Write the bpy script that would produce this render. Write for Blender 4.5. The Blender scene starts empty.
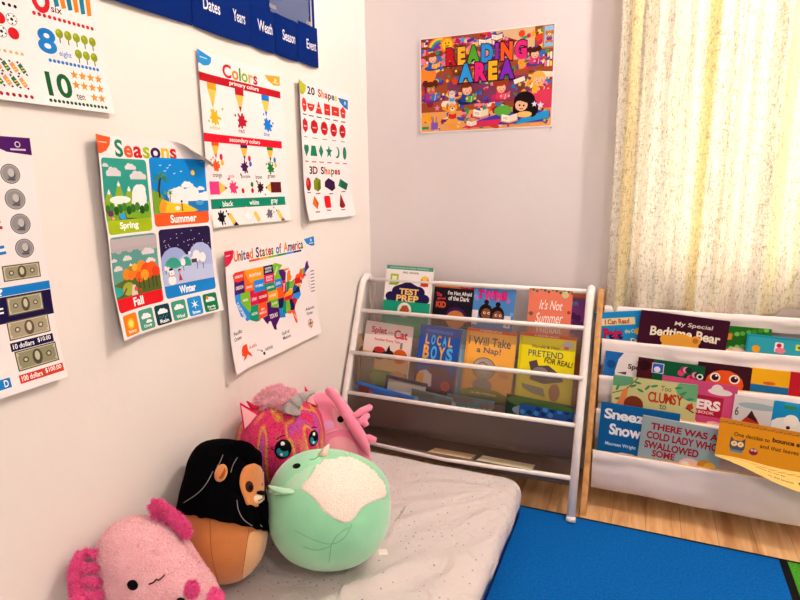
import bpy, bmesh, math, random
from mathutils import Vector, Matrix, noise
from mathutils.bvhtree import BVHTree
from mathutils.geometry import tessellate_polygon

scene = bpy.context.scene
COL = scene.collection
PI = math.pi
R = math.radians
rnd = random.Random(7)

# ------------------------------------------------------------------ materials
def lin(h):
    if not isinstance(h, str):
        return tuple(h)
    h = h.lstrip('#')
    out = []
    for i in (0, 2, 4):
        c = int(h[i:i+2], 16) / 255
        out.append(c / 12.92 if c <= .04045 else ((c + .055) / 1.055) ** 2.4)
    return tuple(out)

_m = {}
def pm(h, rough=.6, metal=0, sheen=0, spec=.07):
    """plain principled material of one colour, cached"""
    key = (h, rough, metal, sheen, spec)
    if key in _m:
        return _m[key]
    m = bpy.data.materials.new('paint_' + str(h).lstrip('#'))
    m.use_nodes = True
    b = m.node_tree.nodes['Principled BSDF']
    b.inputs['Base Color'].default_value = (*lin(h), 1)
    b.inputs['Roughness'].default_value = rough
    b.inputs['Metallic'].default_value = metal
    b.inputs['Specular IOR Level'].default_value = spec
    b.inputs['Sheen Weight'].default_value = sheen
    _m[key] = m
    return m

class NT:
    def __init__(s, name):
        s.m = bpy.data.materials.new(name); s.m.use_nodes = True
        s.t = s.m.node_tree; s.b = s.t.nodes['Principled BSDF']
        s.out = s.t.nodes['Material Output']
    def n(s, typ, **kw):
        nd = s.t.nodes.new(typ)
        for k, v in kw.items():
            if k in nd.inputs: nd.inputs[k].default_value = v
            else: setattr(nd, k, v)
        return nd
    def l(s, a, b): s.t.links.new(a, b)
    def coords(s, kind='Object', scale=(1, 1, 1), rot=(0, 0, 0)):
        tc = s.n('ShaderNodeTexCoord'); mp = s.n('ShaderNodeMapping')
        mp.inputs['Scale'].default_value = scale; mp.inputs['Rotation'].default_value = rot
        s.l(tc.outputs[kind], mp.inputs['Vector']); return mp.outputs['Vector']
    def ramp(s, fac, stops, interp='LINEAR'):
        r = s.n('ShaderNodeValToRGB'); r.color_ramp.interpolation = interp
        e = r.color_ramp.elements
        while len(e) < len(stops): e.new(.5)
        for i, (p, c) in enumerate(stops):
            e[i].position = p; e[i].color = (*lin(c), 1)
        s.l(fac, r.inputs['Fac']); return r.outputs['Color']
    def bump(s, h, strength=.2, dist=.002):
        b = s.n('ShaderNodeBump', Strength=strength, Distance=dist)
        s.l(h, b.inputs['Height']); s.l(b.outputs['Normal'], s.b.inputs['Normal']); return b

def mat_wall(name, base, patch):
    q = NT(name); v = q.coords('Object')
    n1 = q.n('ShaderNodeTexNoise', Scale=1.7, Detail=4.0); q.l(v, n1.inputs['Vector'])
    c = q.ramp(n1.outputs['Fac'], [(.35, base), (.75, patch)])
    # faint scuffs, stuck to the plaster
    n2 = q.n('ShaderNodeTexNoise', Scale=9.0, Detail=8.0, Roughness=.75); q.l(q.coords('Object', (1, .5, 2.4)), n2.inputs['Vector'])
    r2 = q.ramp(n2.outputs['Fac'], [(.72, (0, 0, 0)), (.80, (1, 1, 1))])
    mx = q.n('ShaderNodeMix', data_type='RGBA'); q.l(r2, mx.inputs['Factor'])
    q.l(c, mx.inputs['A']); mx.inputs['B'].default_value = (*lin('#c9b7ab'), 1)
    q.l(mx.outputs['Result'], q.b.inputs['Base Color']); q.b.inputs['Roughness'].default_value = .6
    n3 = q.n('ShaderNodeTexNoise', Scale=26.0, Detail=5.0); q.l(v, n3.inputs['Vector'])
    q.bump(n3.outputs['Fac'], .25, .004); return q.m

def mat_wood(name, dark, mid, light, rot=0, plank=True):
    q = NT(name); v = q.coords('Object', (1, 1, 1), (0, 0, rot))
    st = q.coords('Object', (16, 1.6, 16), (0, 0, rot))
    n = q.n('ShaderNodeTexNoise', Scale=2.2, Detail=7.0, Distortion=.9); q.l(st, n.inputs['Vector'])
    c = q.ramp(n.outputs['Fac'], [(.3, dark), (.5, mid), (.72, light)])
    if plank:
        br = q.n('ShaderNodeTexBrick', Scale=1.0); br.offset = .4
        br.inputs['Brick Width'].default_value = .75; br.inputs['Row Height'].default_value = .095
        br.inputs['Mortar Size'].default_value = .0012; br.inputs['Color1'].default_value = (1, 1, 1, 1)
        br.inputs['Color2'].default_value = (.62, .56, .5, 1); br.inputs['Mortar'].default_value = (.16, .09, .05, 1)
        q.l(q.coords('Object', (1, 1, 1), (0, 0, PI/2)), br.inputs['Vector'])
        mx = q.n('ShaderNodeMix', data_type='RGBA', blend_type='MULTIPLY'); mx.inputs['Factor'].default_value = .55
        q.l(c, mx.inputs['A']); q.l(br.outputs['Color'], mx.inputs['B']); c = mx.outputs['Result']
    q.l(c, q.b.inputs['Base Color']); q.b.inputs['Roughness'].default_value = .38
    return q.m

def mat_cloth(name, col, col2=None, scale=400, rough=.85, sheen=.3, bump=.3, dist=.002, ns=30.0):
    q = NT(name); v = q.coords('Object')
    n = q.n('ShaderNodeTexNoise', Scale=ns, Detail=6.0, Roughness=.65); q.l(v, n.inputs['Vector'])
    c = q.ramp(n.outputs['Fac'], [(.3, col), (.7, col2 or col)])
    q.l(c, q.b.inputs['Base Color']); q.b.inputs['Roughness'].default_value = rough
    q.b.inputs['Sheen Weight'].default_value = sheen; q.b.inputs['Specular IOR Level'].default_value = .25
    n2 = q.n('ShaderNodeTexNoise', Scale=float(scale), Detail=3.0); q.l(v, n2.inputs['Vector'])
    q.bump(n2.outputs['Fac'], bump, dist); return q.m

def mat_sheet():
    q = NT('dotted_cotton'); v = q.coords('Object')
    vo = q.n('ShaderNodeTexVoronoi', Scale=44.0, Randomness=.55); q.l(v, vo.inputs['Vector'])
    dots = q.ramp(vo.outputs['Distance'], [(.085, (1, 1, 1)), (.12, (0, 0, 0))])
    hue = q.ramp(vo.outputs['Color'], [(.3, '#6b7f96'), (.55, '#b0737c'), (.8, '#8a8a94')])
    mx = q.n('ShaderNodeMix', data_type='RGBA'); q.l(dots, mx.inputs['Factor'])
    mx.inputs['A'].default_value = (*lin('#d0c6c5'), 1); q.l(hue, mx.inputs['B'])
    q.l(mx.outputs['Result'], q.b.inputs['Base Color']); q.b.inputs['Roughness'].default_value = .9
    q.b.inputs['Sheen Weight'].default_value = .2
    n = q.n('ShaderNodeTexNoise', Scale=9.0, Detail=6.0, Distortion=.6); q.l(v, n.inputs['Vector'])
    q.bump(n.outputs['Fac'], .9, .03); return q.m

def mat_rug(name, a, b):
    q = NT(name); v = q.coords('Object')
    n = q.n('ShaderNodeTexNoise', Scale=160.0, Detail=5.0, Roughness=.8); q.l(v, n.inputs['Vector'])
    c = q.ramp(n.outputs['Fac'], [(.33, a), (.68, b)]); q.l(c, q.b.inputs['Base Color'])
    q.b.inputs['Roughness'].default_value = .95; q.b.inputs['Specular IOR Level'].default_value = .1
    n2 = q.n('ShaderNodeTexNoise', Scale=420.0, Detail=3.0); q.l(v, n2.inputs['Vector'])
    q.bump(n2.outputs['Fac'], .8, .006); return q.m

def mat_mesh(name, col, alpha):
    """see-through netting / vinyl"""
    q = NT(name)
    q.b.inputs['Base Color'].default_value = (*lin(col), 1); q.b.inputs['Roughness'].default_value = .45
    q.b.inputs['Alpha'].default_value = alpha
    return q.m

def mat_curtain():
    q = NT('crinkled_curtain'); 
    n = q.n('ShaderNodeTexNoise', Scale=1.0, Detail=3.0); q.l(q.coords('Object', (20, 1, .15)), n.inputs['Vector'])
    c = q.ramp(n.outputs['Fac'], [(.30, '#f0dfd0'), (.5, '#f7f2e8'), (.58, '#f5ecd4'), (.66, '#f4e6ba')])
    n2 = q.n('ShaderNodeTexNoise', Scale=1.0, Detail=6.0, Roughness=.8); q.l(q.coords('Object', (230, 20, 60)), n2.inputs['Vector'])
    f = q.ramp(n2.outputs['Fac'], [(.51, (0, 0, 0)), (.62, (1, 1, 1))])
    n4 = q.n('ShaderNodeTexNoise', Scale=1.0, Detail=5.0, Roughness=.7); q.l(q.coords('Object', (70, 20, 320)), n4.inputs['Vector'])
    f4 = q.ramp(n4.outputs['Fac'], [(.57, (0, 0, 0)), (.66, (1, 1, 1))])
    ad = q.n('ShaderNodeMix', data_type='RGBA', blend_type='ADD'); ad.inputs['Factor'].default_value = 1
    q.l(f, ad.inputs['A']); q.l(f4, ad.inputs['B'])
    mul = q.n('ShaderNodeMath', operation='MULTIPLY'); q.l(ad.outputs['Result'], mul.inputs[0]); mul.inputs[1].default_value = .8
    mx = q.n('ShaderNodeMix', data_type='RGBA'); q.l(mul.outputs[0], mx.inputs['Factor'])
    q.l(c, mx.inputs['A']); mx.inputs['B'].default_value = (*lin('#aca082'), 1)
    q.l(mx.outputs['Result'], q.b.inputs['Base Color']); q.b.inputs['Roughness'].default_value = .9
    n3 = q.n('ShaderNodeTexNoise', Scale=60.0, Detail=6.0, Distortion=1.5); q.l(q.coords('Object', (1.6, 1, .6)), n3.inputs['Vector'])
    q.bump(n3.outputs['Fac'], .5, .008)
    tr = q.n('ShaderNodeBsdfTranslucent'); q.l(mx.outputs['Result'], tr.inputs['Color'])
    ms = q.n('ShaderNodeMixShader', Fac=.42); q.l(q.b.outputs[0], ms.inputs[1]); q.l(tr.outputs[0], ms.inputs[2])
    q.l(ms.outputs[0], q.out.inputs['Surface']); return q.m

def mat_sequin():
    q = NT('sequin_fabric')
    w = q.n('ShaderNodeTexNoise', Scale=1.0, Detail=1.0); q.l(q.coords('Object', (17, 17, .05)), w.inputs['Vector'])
    c = q.ramp(w.outputs['Fac'], [(.28, '#f4a050'), (.35, '#f4307c'), (.48, '#f62a74'), (.52, '#f49040'), (.55, '#f4c060'), (.59, '#f6407c'), (.64, '#d060c8'), (.70, '#f42a6c')])
    vo = q.n('ShaderNodeTexVoronoi', Scale=330.0); q.l(q.coords('Object'), vo.inputs['Vector'])
    hs = q.ramp(vo.outputs['Color'], [(.10, (.5, .35, .42)), (.35, (.92, .85, .88)), (.85, (1.0, 1.0, 1.0))])
    mx = q.n('ShaderNodeMix', data_type='RGBA', blend_type='MULTIPLY'); mx.inputs['Factor'].default_value = 1
    q.l(c, mx.inputs['A']); q.l(hs, mx.inputs['B'])
    q.l(mx.outputs['Result'], q.b.inputs['Base Color']); q.b.inputs['Metallic'].default_value = .25
    q.b.inputs['Roughness'].default_value = .42
    q.bump(vo.outputs['Distance'], .9, .004); return q.m

M = {}
M['wall_l'] = mat_wall('warm_white_plaster', '#efe8e4', '#ece2dd')
M['wall_b'] = mat_wall('rosy_white_plaster', '#e6e0e1', '#dfd6d8')
M['ceil'] = pm('#e8e0d8', .8)
M['floor'] = mat_wood('laminate_floor', '#b98452', '#d9a873', '#ebc493')
M['pine'] = mat_wood('pine_wood', '#b87f45', '#cf9757', '#dca96c', rot=PI/2, plank=False)
M['white_metal'] = pm('#ece4e2', .3, 0, 0, .4)
M['mesh'] = mat_mesh('grey_netting', '#8a7a6e', .30)
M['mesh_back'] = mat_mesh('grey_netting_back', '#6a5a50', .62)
M['mesh_low'] = mat_mesh('shaded_grey_netting', '#5c4a42', .80)  # same netting, with the low rows' shade put into its colour and opacity
M['vinyl'] = mat_mesh('clear_vinyl', '#7f8fb8', .35)
M['canvas'] = mat_cloth('white_canvas', '#ddd2d2', '#e6dcda', 500, .8, .1, .12, .001, 8.0)
M['sheet'] = mat_sheet()
M['rug_blue'] = mat_rug('blue_pile', '#004c9c', '#0670c2')
M['rug_green'] = mat_rug('green_pile', '#2f7d1c', '#55ad33')
M['black'] = pm('#0d0d10', .5)
M['curtain'] = mat_curtain()
M['glass'] = mat_mesh('window_glass', '#dfe8ee', .12)
M['sequin'] = mat_sequin()
M['paper'] = pm('#efe6ea', .45)
M['pages'] = pm('#e9dfcf', .8)
M['navy_cloth'] = pm('#06246c', .8, 0, 0, .04)

# ------------------------------------------------------------------ mesh builder
class MB:
    def __init__(s): s.v = []; s.f = []; s.mi = []; s.mats = []; s.sm = []
    def mid(s, m):
        if isinstance(m, str): m = M[m] if m in M else pm(m)
        if m not in s.mats: s.mats.append(m)
        return s.mats.index(m)
    def add(s, vs, fs, m, smooth=False):
        b = len(s.v); k = s.mid(m)
        s.v.extend(tuple(p) for p in vs)
        for f in fs: s.f.append(tuple(b + i for i in f)); s.mi.append(k); s.sm.append(smooth)
        return s
    def bm(s, bm, m, smooth=True, mx=None):
        bm.verts.ensure_lookup_table()
        for i, v in enumerate(bm.verts): v.index = i
        s.add([(mx @ v.co if mx else v.co) for v in bm.verts], [[v.index for v in f.verts] for f in bm.faces], m, smooth)
        bm.free(); return s
    def box(s, x0, y0, z0, x1, y1, z1, m, bev=0, mx=None):
        bm = bmesh.new(); bmesh.ops.create_cube(bm, size=1)
        for v in bm.verts:
            v.co = Vector(((x0+x1)/2 + v.co.x*(x1-x0), (y0+y1)/2 + v.co.y*(y1-y0), (z0+z1)/2 + v.co.z*(z1-z0)))
        if bev: bmesh.ops.bevel(bm, geom=bm.edges[:], offset=bev, segments=2, affect='EDGES', profile=.6)
        return s.bm(bm, m, False, mx)
    def tube(s, pts, r, m, n=10, cap=True, flat=1.0):
        """swept tube; r a number or a list"""
        P = [Vector(p) for p in pts]; N = len(P)
        rs = r if isinstance(r, (list, tuple)) else [r]*N
        T = []
        for i in range(N):
            a = P[max(0, i-1)]; b = P[min(N-1, i+1)]; T.append((b-a).normalized())
        up = Vector((0, 0, 1)) if abs(T[0].z) < .9 else Vector((1, 0, 0))
        vs = []; fs = []
        for i in range(N):
            x = up.cross(T[i]); 
            if x.length < 1e-5: x = Vector((1, 0, 0)).cross(T[i])
            x.normalize(); y = T[i].cross(x); up = y
            for k in range(n):
                a = 2*PI*k/n; vs.append(P[i] + (x*math.cos(a) + y*math.sin(a)*flat)*rs[i])
        for i in range(N-1):
            for k in range(n):
                a = i*n+k; b = i*n+(k+1) % n; fs.append((a, b, b+n, a+n))
        if cap: fs.append(tuple(range(n-1, -1, -1))); fs.append(tuple((N-1)*n+k for k in range(n)))
        return s.add(vs, fs, m, True)
    def ball(s, c, r, m, sub=3, mx=None, fn=None):
        bm = bmesh.new(); bmesh.ops.create_icosphere(bm, subdivisions=sub, radius=1)
        r = r if isinstance(r, (tuple, list)) else (r, r, r)
        for v in bm.verts:
            p = Vector((v.co.x*r[0], v.co.y*r[1], v.co.z*r[2]))
            if mx: p = mx @ p
            v.co = p + Vector(c)
            if fn: v.co = fn(v.co)
        return s.bm(bm, m, True)
    def build(s, name, parent=None, mods=None, kind=None):
        me = bpy.data.meshes.new(name); me.from_pydata(s.v, [], s.f)
        for m in s.mats: me.materials.append(m)
        me.polygons.foreach_set('material_index', s.mi); me.polygons.foreach_set('use_smooth', s.sm)
        me.update()
        o = bpy.data.objects.new(name, me); COL.objects.link(o)
        if parent: o.parent = parent
        if kind: o['kind'] = kind
        return o

def tag(o, label, cat, group=None):
    o['label'] = label; o['category'] = cat
    if group: o['group'] = group
    return o
def thing(name, label, cat, loc=(0, 0, 0), rot=(0, 0, 0), group=None):
    o = bpy.data.objects.new(name, None); COL.objects.link(o)
    o.location = loc; o.rotation_euler = rot; o.empty_display_size = .05
    return tag(o, label, cat, group)

# ------------------------------------------------------------------ printed art
_tx = {}
def glyphs(s, bold=0.0):
    key = (s, round(bold, 3))
    if key in _tx: return _tx[key]
    cu = bpy.data.curves.new('t', 'FONT'); cu.body = s; cu.size = 1; cu.offset = bold; cu.resolution_u = 4; cu.fill_mode = 'FRONT'
    o = bpy.data.objects.new('t', cu); COL.objects.link(o)
    me = bpy.data.meshes.new_from_object(o)
    vs = [(v.co.x, v.co.y) for v in me.vertices]; fs = [tuple(p.vertices) for p in me.polygons if p.normal.z > -.5]
    bpy.data.objects.remove(o); bpy.data.curves.remove(cu); bpy.data.meshes.remove(me)
    _tx[key] = (vs, fs); return _tx[key]

class Art:
    """a flat print, in metres (or in fractions of W and H when unit=True); later bent onto its sheet"""
    def __init__(s, W, H, unit=False, scale=1.0):
        s.W, s.H = W, H; s.sx, s.sy = (W, H) if unit else (scale, scale); s.items = []; s.boxes = []; s.clip = None
    def put(s, vs, fs, col):
        if s.clip:
            cx0, cy0, cx1, cy1 = s.clip; V = []; F = []
            for f in fs:
                P = [vs[i] for i in f]
                for ax, lim, sg in ((0, cx0, 1), (0, cx1, -1), (1, cy0, 1), (1, cy1, -1)):
                    Q = []
                    for i in range(len(P)):
                        a, b = P[i-1], P[i]; da, db = (a[ax]-lim)*sg, (b[ax]-lim)*sg
                        if (da < 0) != (db < 0): t = da/(da-db); Q.append((a[0]+(b[0]-a[0])*t, a[1]+(b[1]-a[1])*t))
                        if db >= 0: Q.append(b)
                    P = Q
                    if len(P) < 3: break
                if len(P) >= 3: k = len(V); V += P; F.append(tuple(range(k, k+len(P))))
            if not F: return
            vs, fs = V, F
        x0 = min(p[0] for p in vs); x1 = max(p[0] for p in vs); y0 = min(p[1] for p in vs); y1 = max(p[1] for p in vs)
        if x1 < 0 or y1 < 0 or x0 > s.W or y0 > s.H: return
        L = 0
        for (a, b, c, d, l) in s.boxes:
            if a < x1 and c > x0 and b < y1 and d > y0 and l > L: L = l
        s.boxes.append((x0, y0, x1, y1, L+1)); s.items.append((vs, fs, col, L+1))
    def poly(s, pts, col):
        p = [(x*s.sx, y*s.sy) for x, y in pts]
        tr = tessellate_polygon([[Vector((x, y, 0)) for x, y in p]])
        s.put(p, [tuple(t) for t in tr], col)
    def rect(s, x0, y0, x1, y1, col, r=0):
        if not r: return s.poly([(x0, y0), (x1, y0), (x1, y1), (x0, y1)], col)
        ry = r*s.sx/s.sy; pts = []
        for cx, cy, a0 in ((x1-r, y1-ry, 0), (x0+r, y1-ry, 90), (x0+r, y0+ry, 180), (x1-r, y0+ry, 270)):
            for k in range(4):
                a = R(a0 + 30*k); pts.append((cx + r*math.cos(a), cy + ry*math.sin(a)))
        s.poly(pts, col)
    def circ(s, x, y, r, col, ry=None, n=14, rot=0, a0=0, a1=360):
        ry = ry or r; c, sn = math.cos(rot), math.sin(rot); pts = []
        m = n if a1-a0 >= 360 else n+1
        for k in range(m):
            a = R(a0 + (a1-a0)*k/n); px, py = r*s.sx*math.cos(a), ry*s.sx*math.sin(a)
            pts.append((x + (px*c-py*sn)/s.sx, y + (px*sn+py*c)/s.sy))
        s.poly(pts, col)
    def star(s, x, y, r, col, n=5, q=.45, rot=0):
        s.poly([(x + r*(1 if k % 2 == 0 else q)*math.sin(rot+PI*k/n), y + r*s.sx/s.sy*(1 if k % 2 == 0 else q)*math.cos(rot+PI*k/n)) for k in range(2*n)], col)
    def splat(s, x, y, r, col, seed=0):
        g = random.Random(seed); s.circ(x, y, r*.62, col)
        for k in range(8):
            a = 2*PI*k/8+g.uniform(-.2, .2); q = r*g.uniform(.45, .72); s.circ(x+q*math.cos(a), y+q*math.sin(a)*s.sx/s.sy, r*g.uniform(.3, .45), col, r*g.uniform(.14, .22), n=10, rot=a)
        for k in range(3): s.circ(x+g.uniform(-1.5, 1.5)*r, y+g.uniform(-1.3, 1.3)*r*s.sx/s.sy, r*.16, col, n=8)
    def line(s, pts, w, col):
        for (ax, ay), (bx, by) in zip(pts, pts[1:]):
            ax, ay, bx, by = ax*s.sx, ay*s.sy, bx*s.sx, by*s.sy
            d = Vector((bx-ax, by-ay)); 
            if d.length < 1e-9: continue
            n = Vector((-d.y, d.x)).normalized()*w*s.sx/2
            p = [(ax+n.x, ay+n.y), (ax-n.x, ay-n.y), (bx-n.x, by-n.y), (bx+n.x, by+n.y)]
            s.put(p, [(0, 1, 2, 3)], col)
    def text(s, t, x0, y0, x1, y1, col, bold=.012, outline=None, shear=0, rot=0, arc=0):
        """fill the box x0..x1, y0..y1 with one line of text"""
        vs, fs = glyphs(t, 0)
        if not vs: return
        a0 = min(p[0] for p in vs); a1 = max(p[0] for p in vs); b0 = min(p[1] for p in vs); b1 = max(p[1] for p in vs)
        kx = (x1-x0)*s.sx/(a1-a0); ky = (y1-y0)*s.sy/(b1-b0); cx, cy = (x0+x1)/2*s.sx, (y0+y1)/2*s.sy
        for c, bo in ([(outline[0], outline[1])] if outline else []) + [(col, bold)]:
            V, F = glyphs(t, bo); out = []
            for p in V:
                X = (p[0]-(a0+a1)/2)*kx + shear*(p[1]-b0)*ky; Y = (p[1]-(b0+b1)/2)*ky
                if arc: Y += arc*s.sy*(1-(2*X/((x1-x0)*s.sx))**2)
                out.append((cx + X*math.cos(rot)-Y*math.sin(rot), cy + X*math.sin(rot)+Y*math.cos(rot)))
            s.put(out, F, c)
    def letters(s, t, x0, y0, x1, y1, cols, bold=.02, outline=None, gap=.06):
        ws = []; bb = []
        for ch in t:
            if ch == ' ': ws.append(.28); bb.append(None); continue
            V = glyphs(ch)[0]; bb.append((min(p[0] for p in V), min(p[1] for p in V), max(p[1] for p in V)))
            ws.append(max(p[0] for p in V)-min(p[0] for p in V))
        tot = sum(ws) + gap*(len(t)-1); kx = (x1-x0)*s.sx/tot
        lo = min(b[1] for b in bb if b); hi = max(b[2] for b in bb if b); ky = (y1-y0)*s.sy/(hi-lo); x = x0*s.sx; k = 0
        for ch, w, b in zip(t, ws, bb):
            if b:
                for c, bo in ([(outline[0], outline[1])] if outline else []) + [(cols[k % len(cols)], bold)]:
                    V, F = glyphs(ch, bo); s.put([(x + (p[0]-b[0])*kx, y0*s.sy + (p[1]-lo)*ky) for p in V], F, c)
                k += 1
            x += (w+gap)*kx
    def emit(s, mb, fn, step=None, lay=.00009):
        """write into a mesh builder; fn(u, v, h) -> xyz; clipped to the sheet and cut at every step so that it can bend"""
        by = {}
        for vs, fs, col, L in s.items: by.setdefault(col, []).append((vs, fs, L))
        for col, its in by.items():
            bm = bmesh.new()
            for vs, fs, L in its:
                B = [bm.verts.new((p[0], p[1], L*lay)) for p in vs]
                for f in fs:
                    try: bm.faces.new([B[i] for i in f])
                    except ValueError: pass
            for co, no in (((0, 0, 0), (-1, 0, 0)), ((s.W, 0, 0), (1, 0, 0)), ((0, 0, 0), (0, -1, 0)), ((0, s.H, 0), (0, 1, 0))):
                bmesh.ops.bisect_plane(bm, geom=bm.verts[:]+bm.edges[:]+bm.faces[:], dist=1e-7, plane_co=co, plane_no=no, clear_outer=True)
            if step:
                for ax, ext in ((0, s.W), (1, s.H)):
                    k = step
                    while k < ext:
                        co = [0, 0, 0]; no = [0, 0, 0]; co[ax] = k; no[ax] = 1
                        bmesh.ops.bisect_plane(bm, geom=bm.verts[:]+bm.edges[:]+bm.faces[:], dist=1e-7, plane_co=co, plane_no=no)
                        k += step
            for v in bm.verts: v.co = Vector(fn(v.co.x, v.co.y, v.co.z))
            bmesh.ops.recalc_face_normals
            mb.bm(bm, col, False)

def poster(name, label, art, wall, u0, z0, off, step=.02, group=None, back='#d8cfcc', cat='poster'):
    """paper sheet on a wall: art bent by off(u, v) = distance from the wall (or (u, v, h) bend)"""
    def at(u, v, h):
        b = off(u, v)
        if isinstance(b, tuple): uu, vv, hh, nu, nv, nh = b; uu += nu*h; vv += nv*h; hh += nh*h
        else: uu, vv, hh = u, v, b + h
        return (hh, u0+uu, z0+vv) if wall == 'left' else (u0+uu, -hh, z0+vv)
    mb = MB(); W, H = art.W, art.H
    us = [step*i for i in range(int(math.ceil(W/step-1e-6)))] + [W]; vv_ = [step*j for j in range(int(math.ceil(H/step-1e-6)))] + [H]
    nu, nv = len(us)-1, len(vv_)-1; exact = at; node = {}
    def nd(i, j, h):
        k = (i, j, h)
        if k not in node: node[k] = Vector(exact(us[i], vv_[j], h))
        return node[k]
    def at(u, v, h):
        i = min(nu-1, max(0, int(u/step+1e-6))); j = min(nv-1, max(0, int(v/step+1e-6)))
        a = (u-us[i])/(us[i+1]-us[i]); b = (v-vv_[j])/(vv_[j+1]-vv_[j]); h = round(h, 6)
        return nd(i, j, h)*((1-a)*(1-b)) + nd(i+1, j, h)*(a*(1-b)) + nd(i, j+1, h)*((1-a)*b) + nd(i+1, j+1, h)*(a*b)
    for h, m, flip in ((0, '#f1e8ea', False), (-.0004, back, True)):
        vs = [nd(i, j, h) for j in range(nv+1) for i in range(nu+1)]
        fs = []
        for j in range(nv):
            for i in range(nu):
                a = j*(nu+1)+i; q = (a, a+1, a+nu+2, a+nu+1); fs.append(q[::-1] if flip else q)
        mb.add(vs, fs, m, True)
    art.emit(mb, at, step)
    return tag(mb.build(name), label, cat, group)

# ------------------------------------------------------------------ room
def quad(name, pts, m, kind='structure'):
    return MB().add(pts, [tuple(range(len(pts)))], m).build(name, kind=kind)
RX, RY, RZ = 3.1, -3.7, 2.4
def slab(name, a, b, m): return MB().box(*a, *b, m).build(name, kind='structure')
slab('floor', (-.1, RY-.1, -.1), (RX+.1, .1, 0), 'floor')
slab('ceiling', (-.1, RY-.1, RZ), (RX+.1, .1, RZ+.1), 'ceil')
slab('wall_left', (-.1, RY-.1, 0), (0, .1, RZ), 'wall_l')
slab('wall_right', (RX, RY-.1, 0), (RX+.1, .1, RZ), 'wall_l')
slab('wall_front', (0, RY-.1, 0), (RX, RY, RZ), 'wall_l')
WX0, WX1, WZ0, WZ1 = .925, 1.95, .70, 2.08
wb = MB()
wb.box(0, 0, 0, WX0, .1, RZ, 'wall_b'); wb.box(WX1, 0, 0, RX, .1, RZ, 'wall_b')
wb.box(WX0, 0, 0, WX1, .1, WZ0, 'wall_b'); wb.box(WX0, 0, WZ1, WX1, .1, RZ, 'wall_b')
wb.build('wall_back', kind='structure')
w = MB()
fr = .04
w.box(WX0, .03, WZ0, WX0+fr, .08, WZ1, 'white_metal'); w.box(WX1-fr, .03, WZ0, WX1, .08, WZ1, 'white_metal')
w.box(WX0, .03, WZ0, WX1, .08, WZ0+fr, 'white_metal'); w.box(WX0, .03, WZ1-fr, WX1, .08, WZ1, 'white_metal')
w.box(WX0, .03, (WZ0+WZ1)/2-.02, WX1, .075, (WZ0+WZ1)/2+.02, 'white_metal')
win = w.build('window_1', kind='structure')
MB().box(WX0+fr, .052, WZ0+fr, WX1-fr, .056, WZ1-fr, 'glass').build('glass_pane', win)

# ------------------------------------------------------------------ wall posters
RED, ORG, YEL, GRN, BLU, PUR, DGR = '#c21a26', '#ef7f1a', '#f5b52a', '#7fae1f', '#1879c9', '#3a1452', '#0e7a5c'

# numbers chart
a = Art(.44, .42)
a.circ(.320, .178, .017, RED, .022); a.circ(.320, .178, .008, '#f1e8ea', .012)
for k, c in enumerate(['#157a96', ORG]*3):
    a.poly([(.340+.014*k, .21), (.350+.014*k, .21), (.355+.013*k, .176), (.346+.013*k, .173)], c)
a.text('six', .338, .163, .358, .174, '#3a2030')
for k in range(13): a.circ(.305+.113*k/12, .153, .0035, RED, n=8)
a.text('8', .307, .092, .338, .131, BLU, .03); a.text('eight', .343, .088, .367, .1, BLU)
for k in range(8):
    x, y = (.348+.0168*k, .129) if k < 5 else (.382+.0165*(k-5), .101)
    a.rect(x-.001, y-.016, x+.001, y, '#4a2b16'); a.circ(x, y, .0075, '#8a9a18', .008); a.circ(x-.002, y+.003, .003, '#a3b22a')
for k in range(13): a.circ(.323+.096*k/12, .0797, .0033, BLU, n=8)
a.text('10', .309, .019, .354, .058, '#0d5a2a', .028); a.text('ten', .362, .018, .379, .028, '#3a2030')
for k in range(10):
    x, y = (.366+.017*(k % 4), .062 if k < 4 else .044) if k < 8 else (.400+.016*(k-8), .026)
    a.star(x, y, .0085, '#f08a2c')
for k in range(15): a.circ(.308+.113*k/14, .0098, .0032, '#0d4a24', n=8)
for x, y, c in ((.244, .131, 0), (.264, .133, 1), (.244, .110, 1), (.264, .111, 0), (.224, .131, 1), (.224, .111, 0)):
    if c:
        a.circ(x, y, .0095, '#26222a'); a.circ(x, y, .0087, '#f4f0f0'); a.circ(x, y, .003, '#16141a', n=5)
        for k in range(5): a.circ(x+.0066*math.sin(k*1.257+.6), y+.0066*math.cos(k*1.257+.6), .0016, '#16141a', n=5)
    else: a.circ(x, y, .0095, '#7c0d14'); a.circ(x, y, .0088, '#cc1520')
for k in range(10): a.circ(.273-.0095*k, .080, .0028, '#e8a070', n=8)
for k in range(9): a.circ(.273-.0095*k, .1545, .003, '#15101c', n=8)
for k in range(9): a.circ(.274-.0102*k, .0105, .0033, '#a3162a', n=8)
for i in range(5):
    for j, y in enumerate((.056, .033)):
        x = .268-.0135*i - .003*j; c = '#f09060' if (i+j) % 2 else '#2a6b50'
        a.poly([(x-.007, y+.004), (x-.001, y+.009), (x+.007, y-.004), (x+.001, y-.009)], c)
        a.line([(x-.002, y), (x+.003, y+.002)], .0016, '#f4d060'); a.line([(x-.001, y-.004), (x+.004, y-.002)], .0016, '#f4d060')
        a.star(x-.0062, y+.009, .003, '#3a1c20', 4); a.star(x+.0062, y-.009, .003, '#3a1c20', 4)
# the part of the chart above and left: other numbers
a.text('5', .18, .17, .21, .21, GRN, .04); a.text('7', .18, .09, .21, .13, ORG, .04); a.text('9', .18, .02, .21, .06, PUR, .04)
poster('numbers_poster', "white counting chart with a blue 8 and green 10 at the photo's top left corner", a, 'left', -1.583, 1.147,
       lambda u, v: .0015 + .012*max(0, 1-v/.12)**2)

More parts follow.
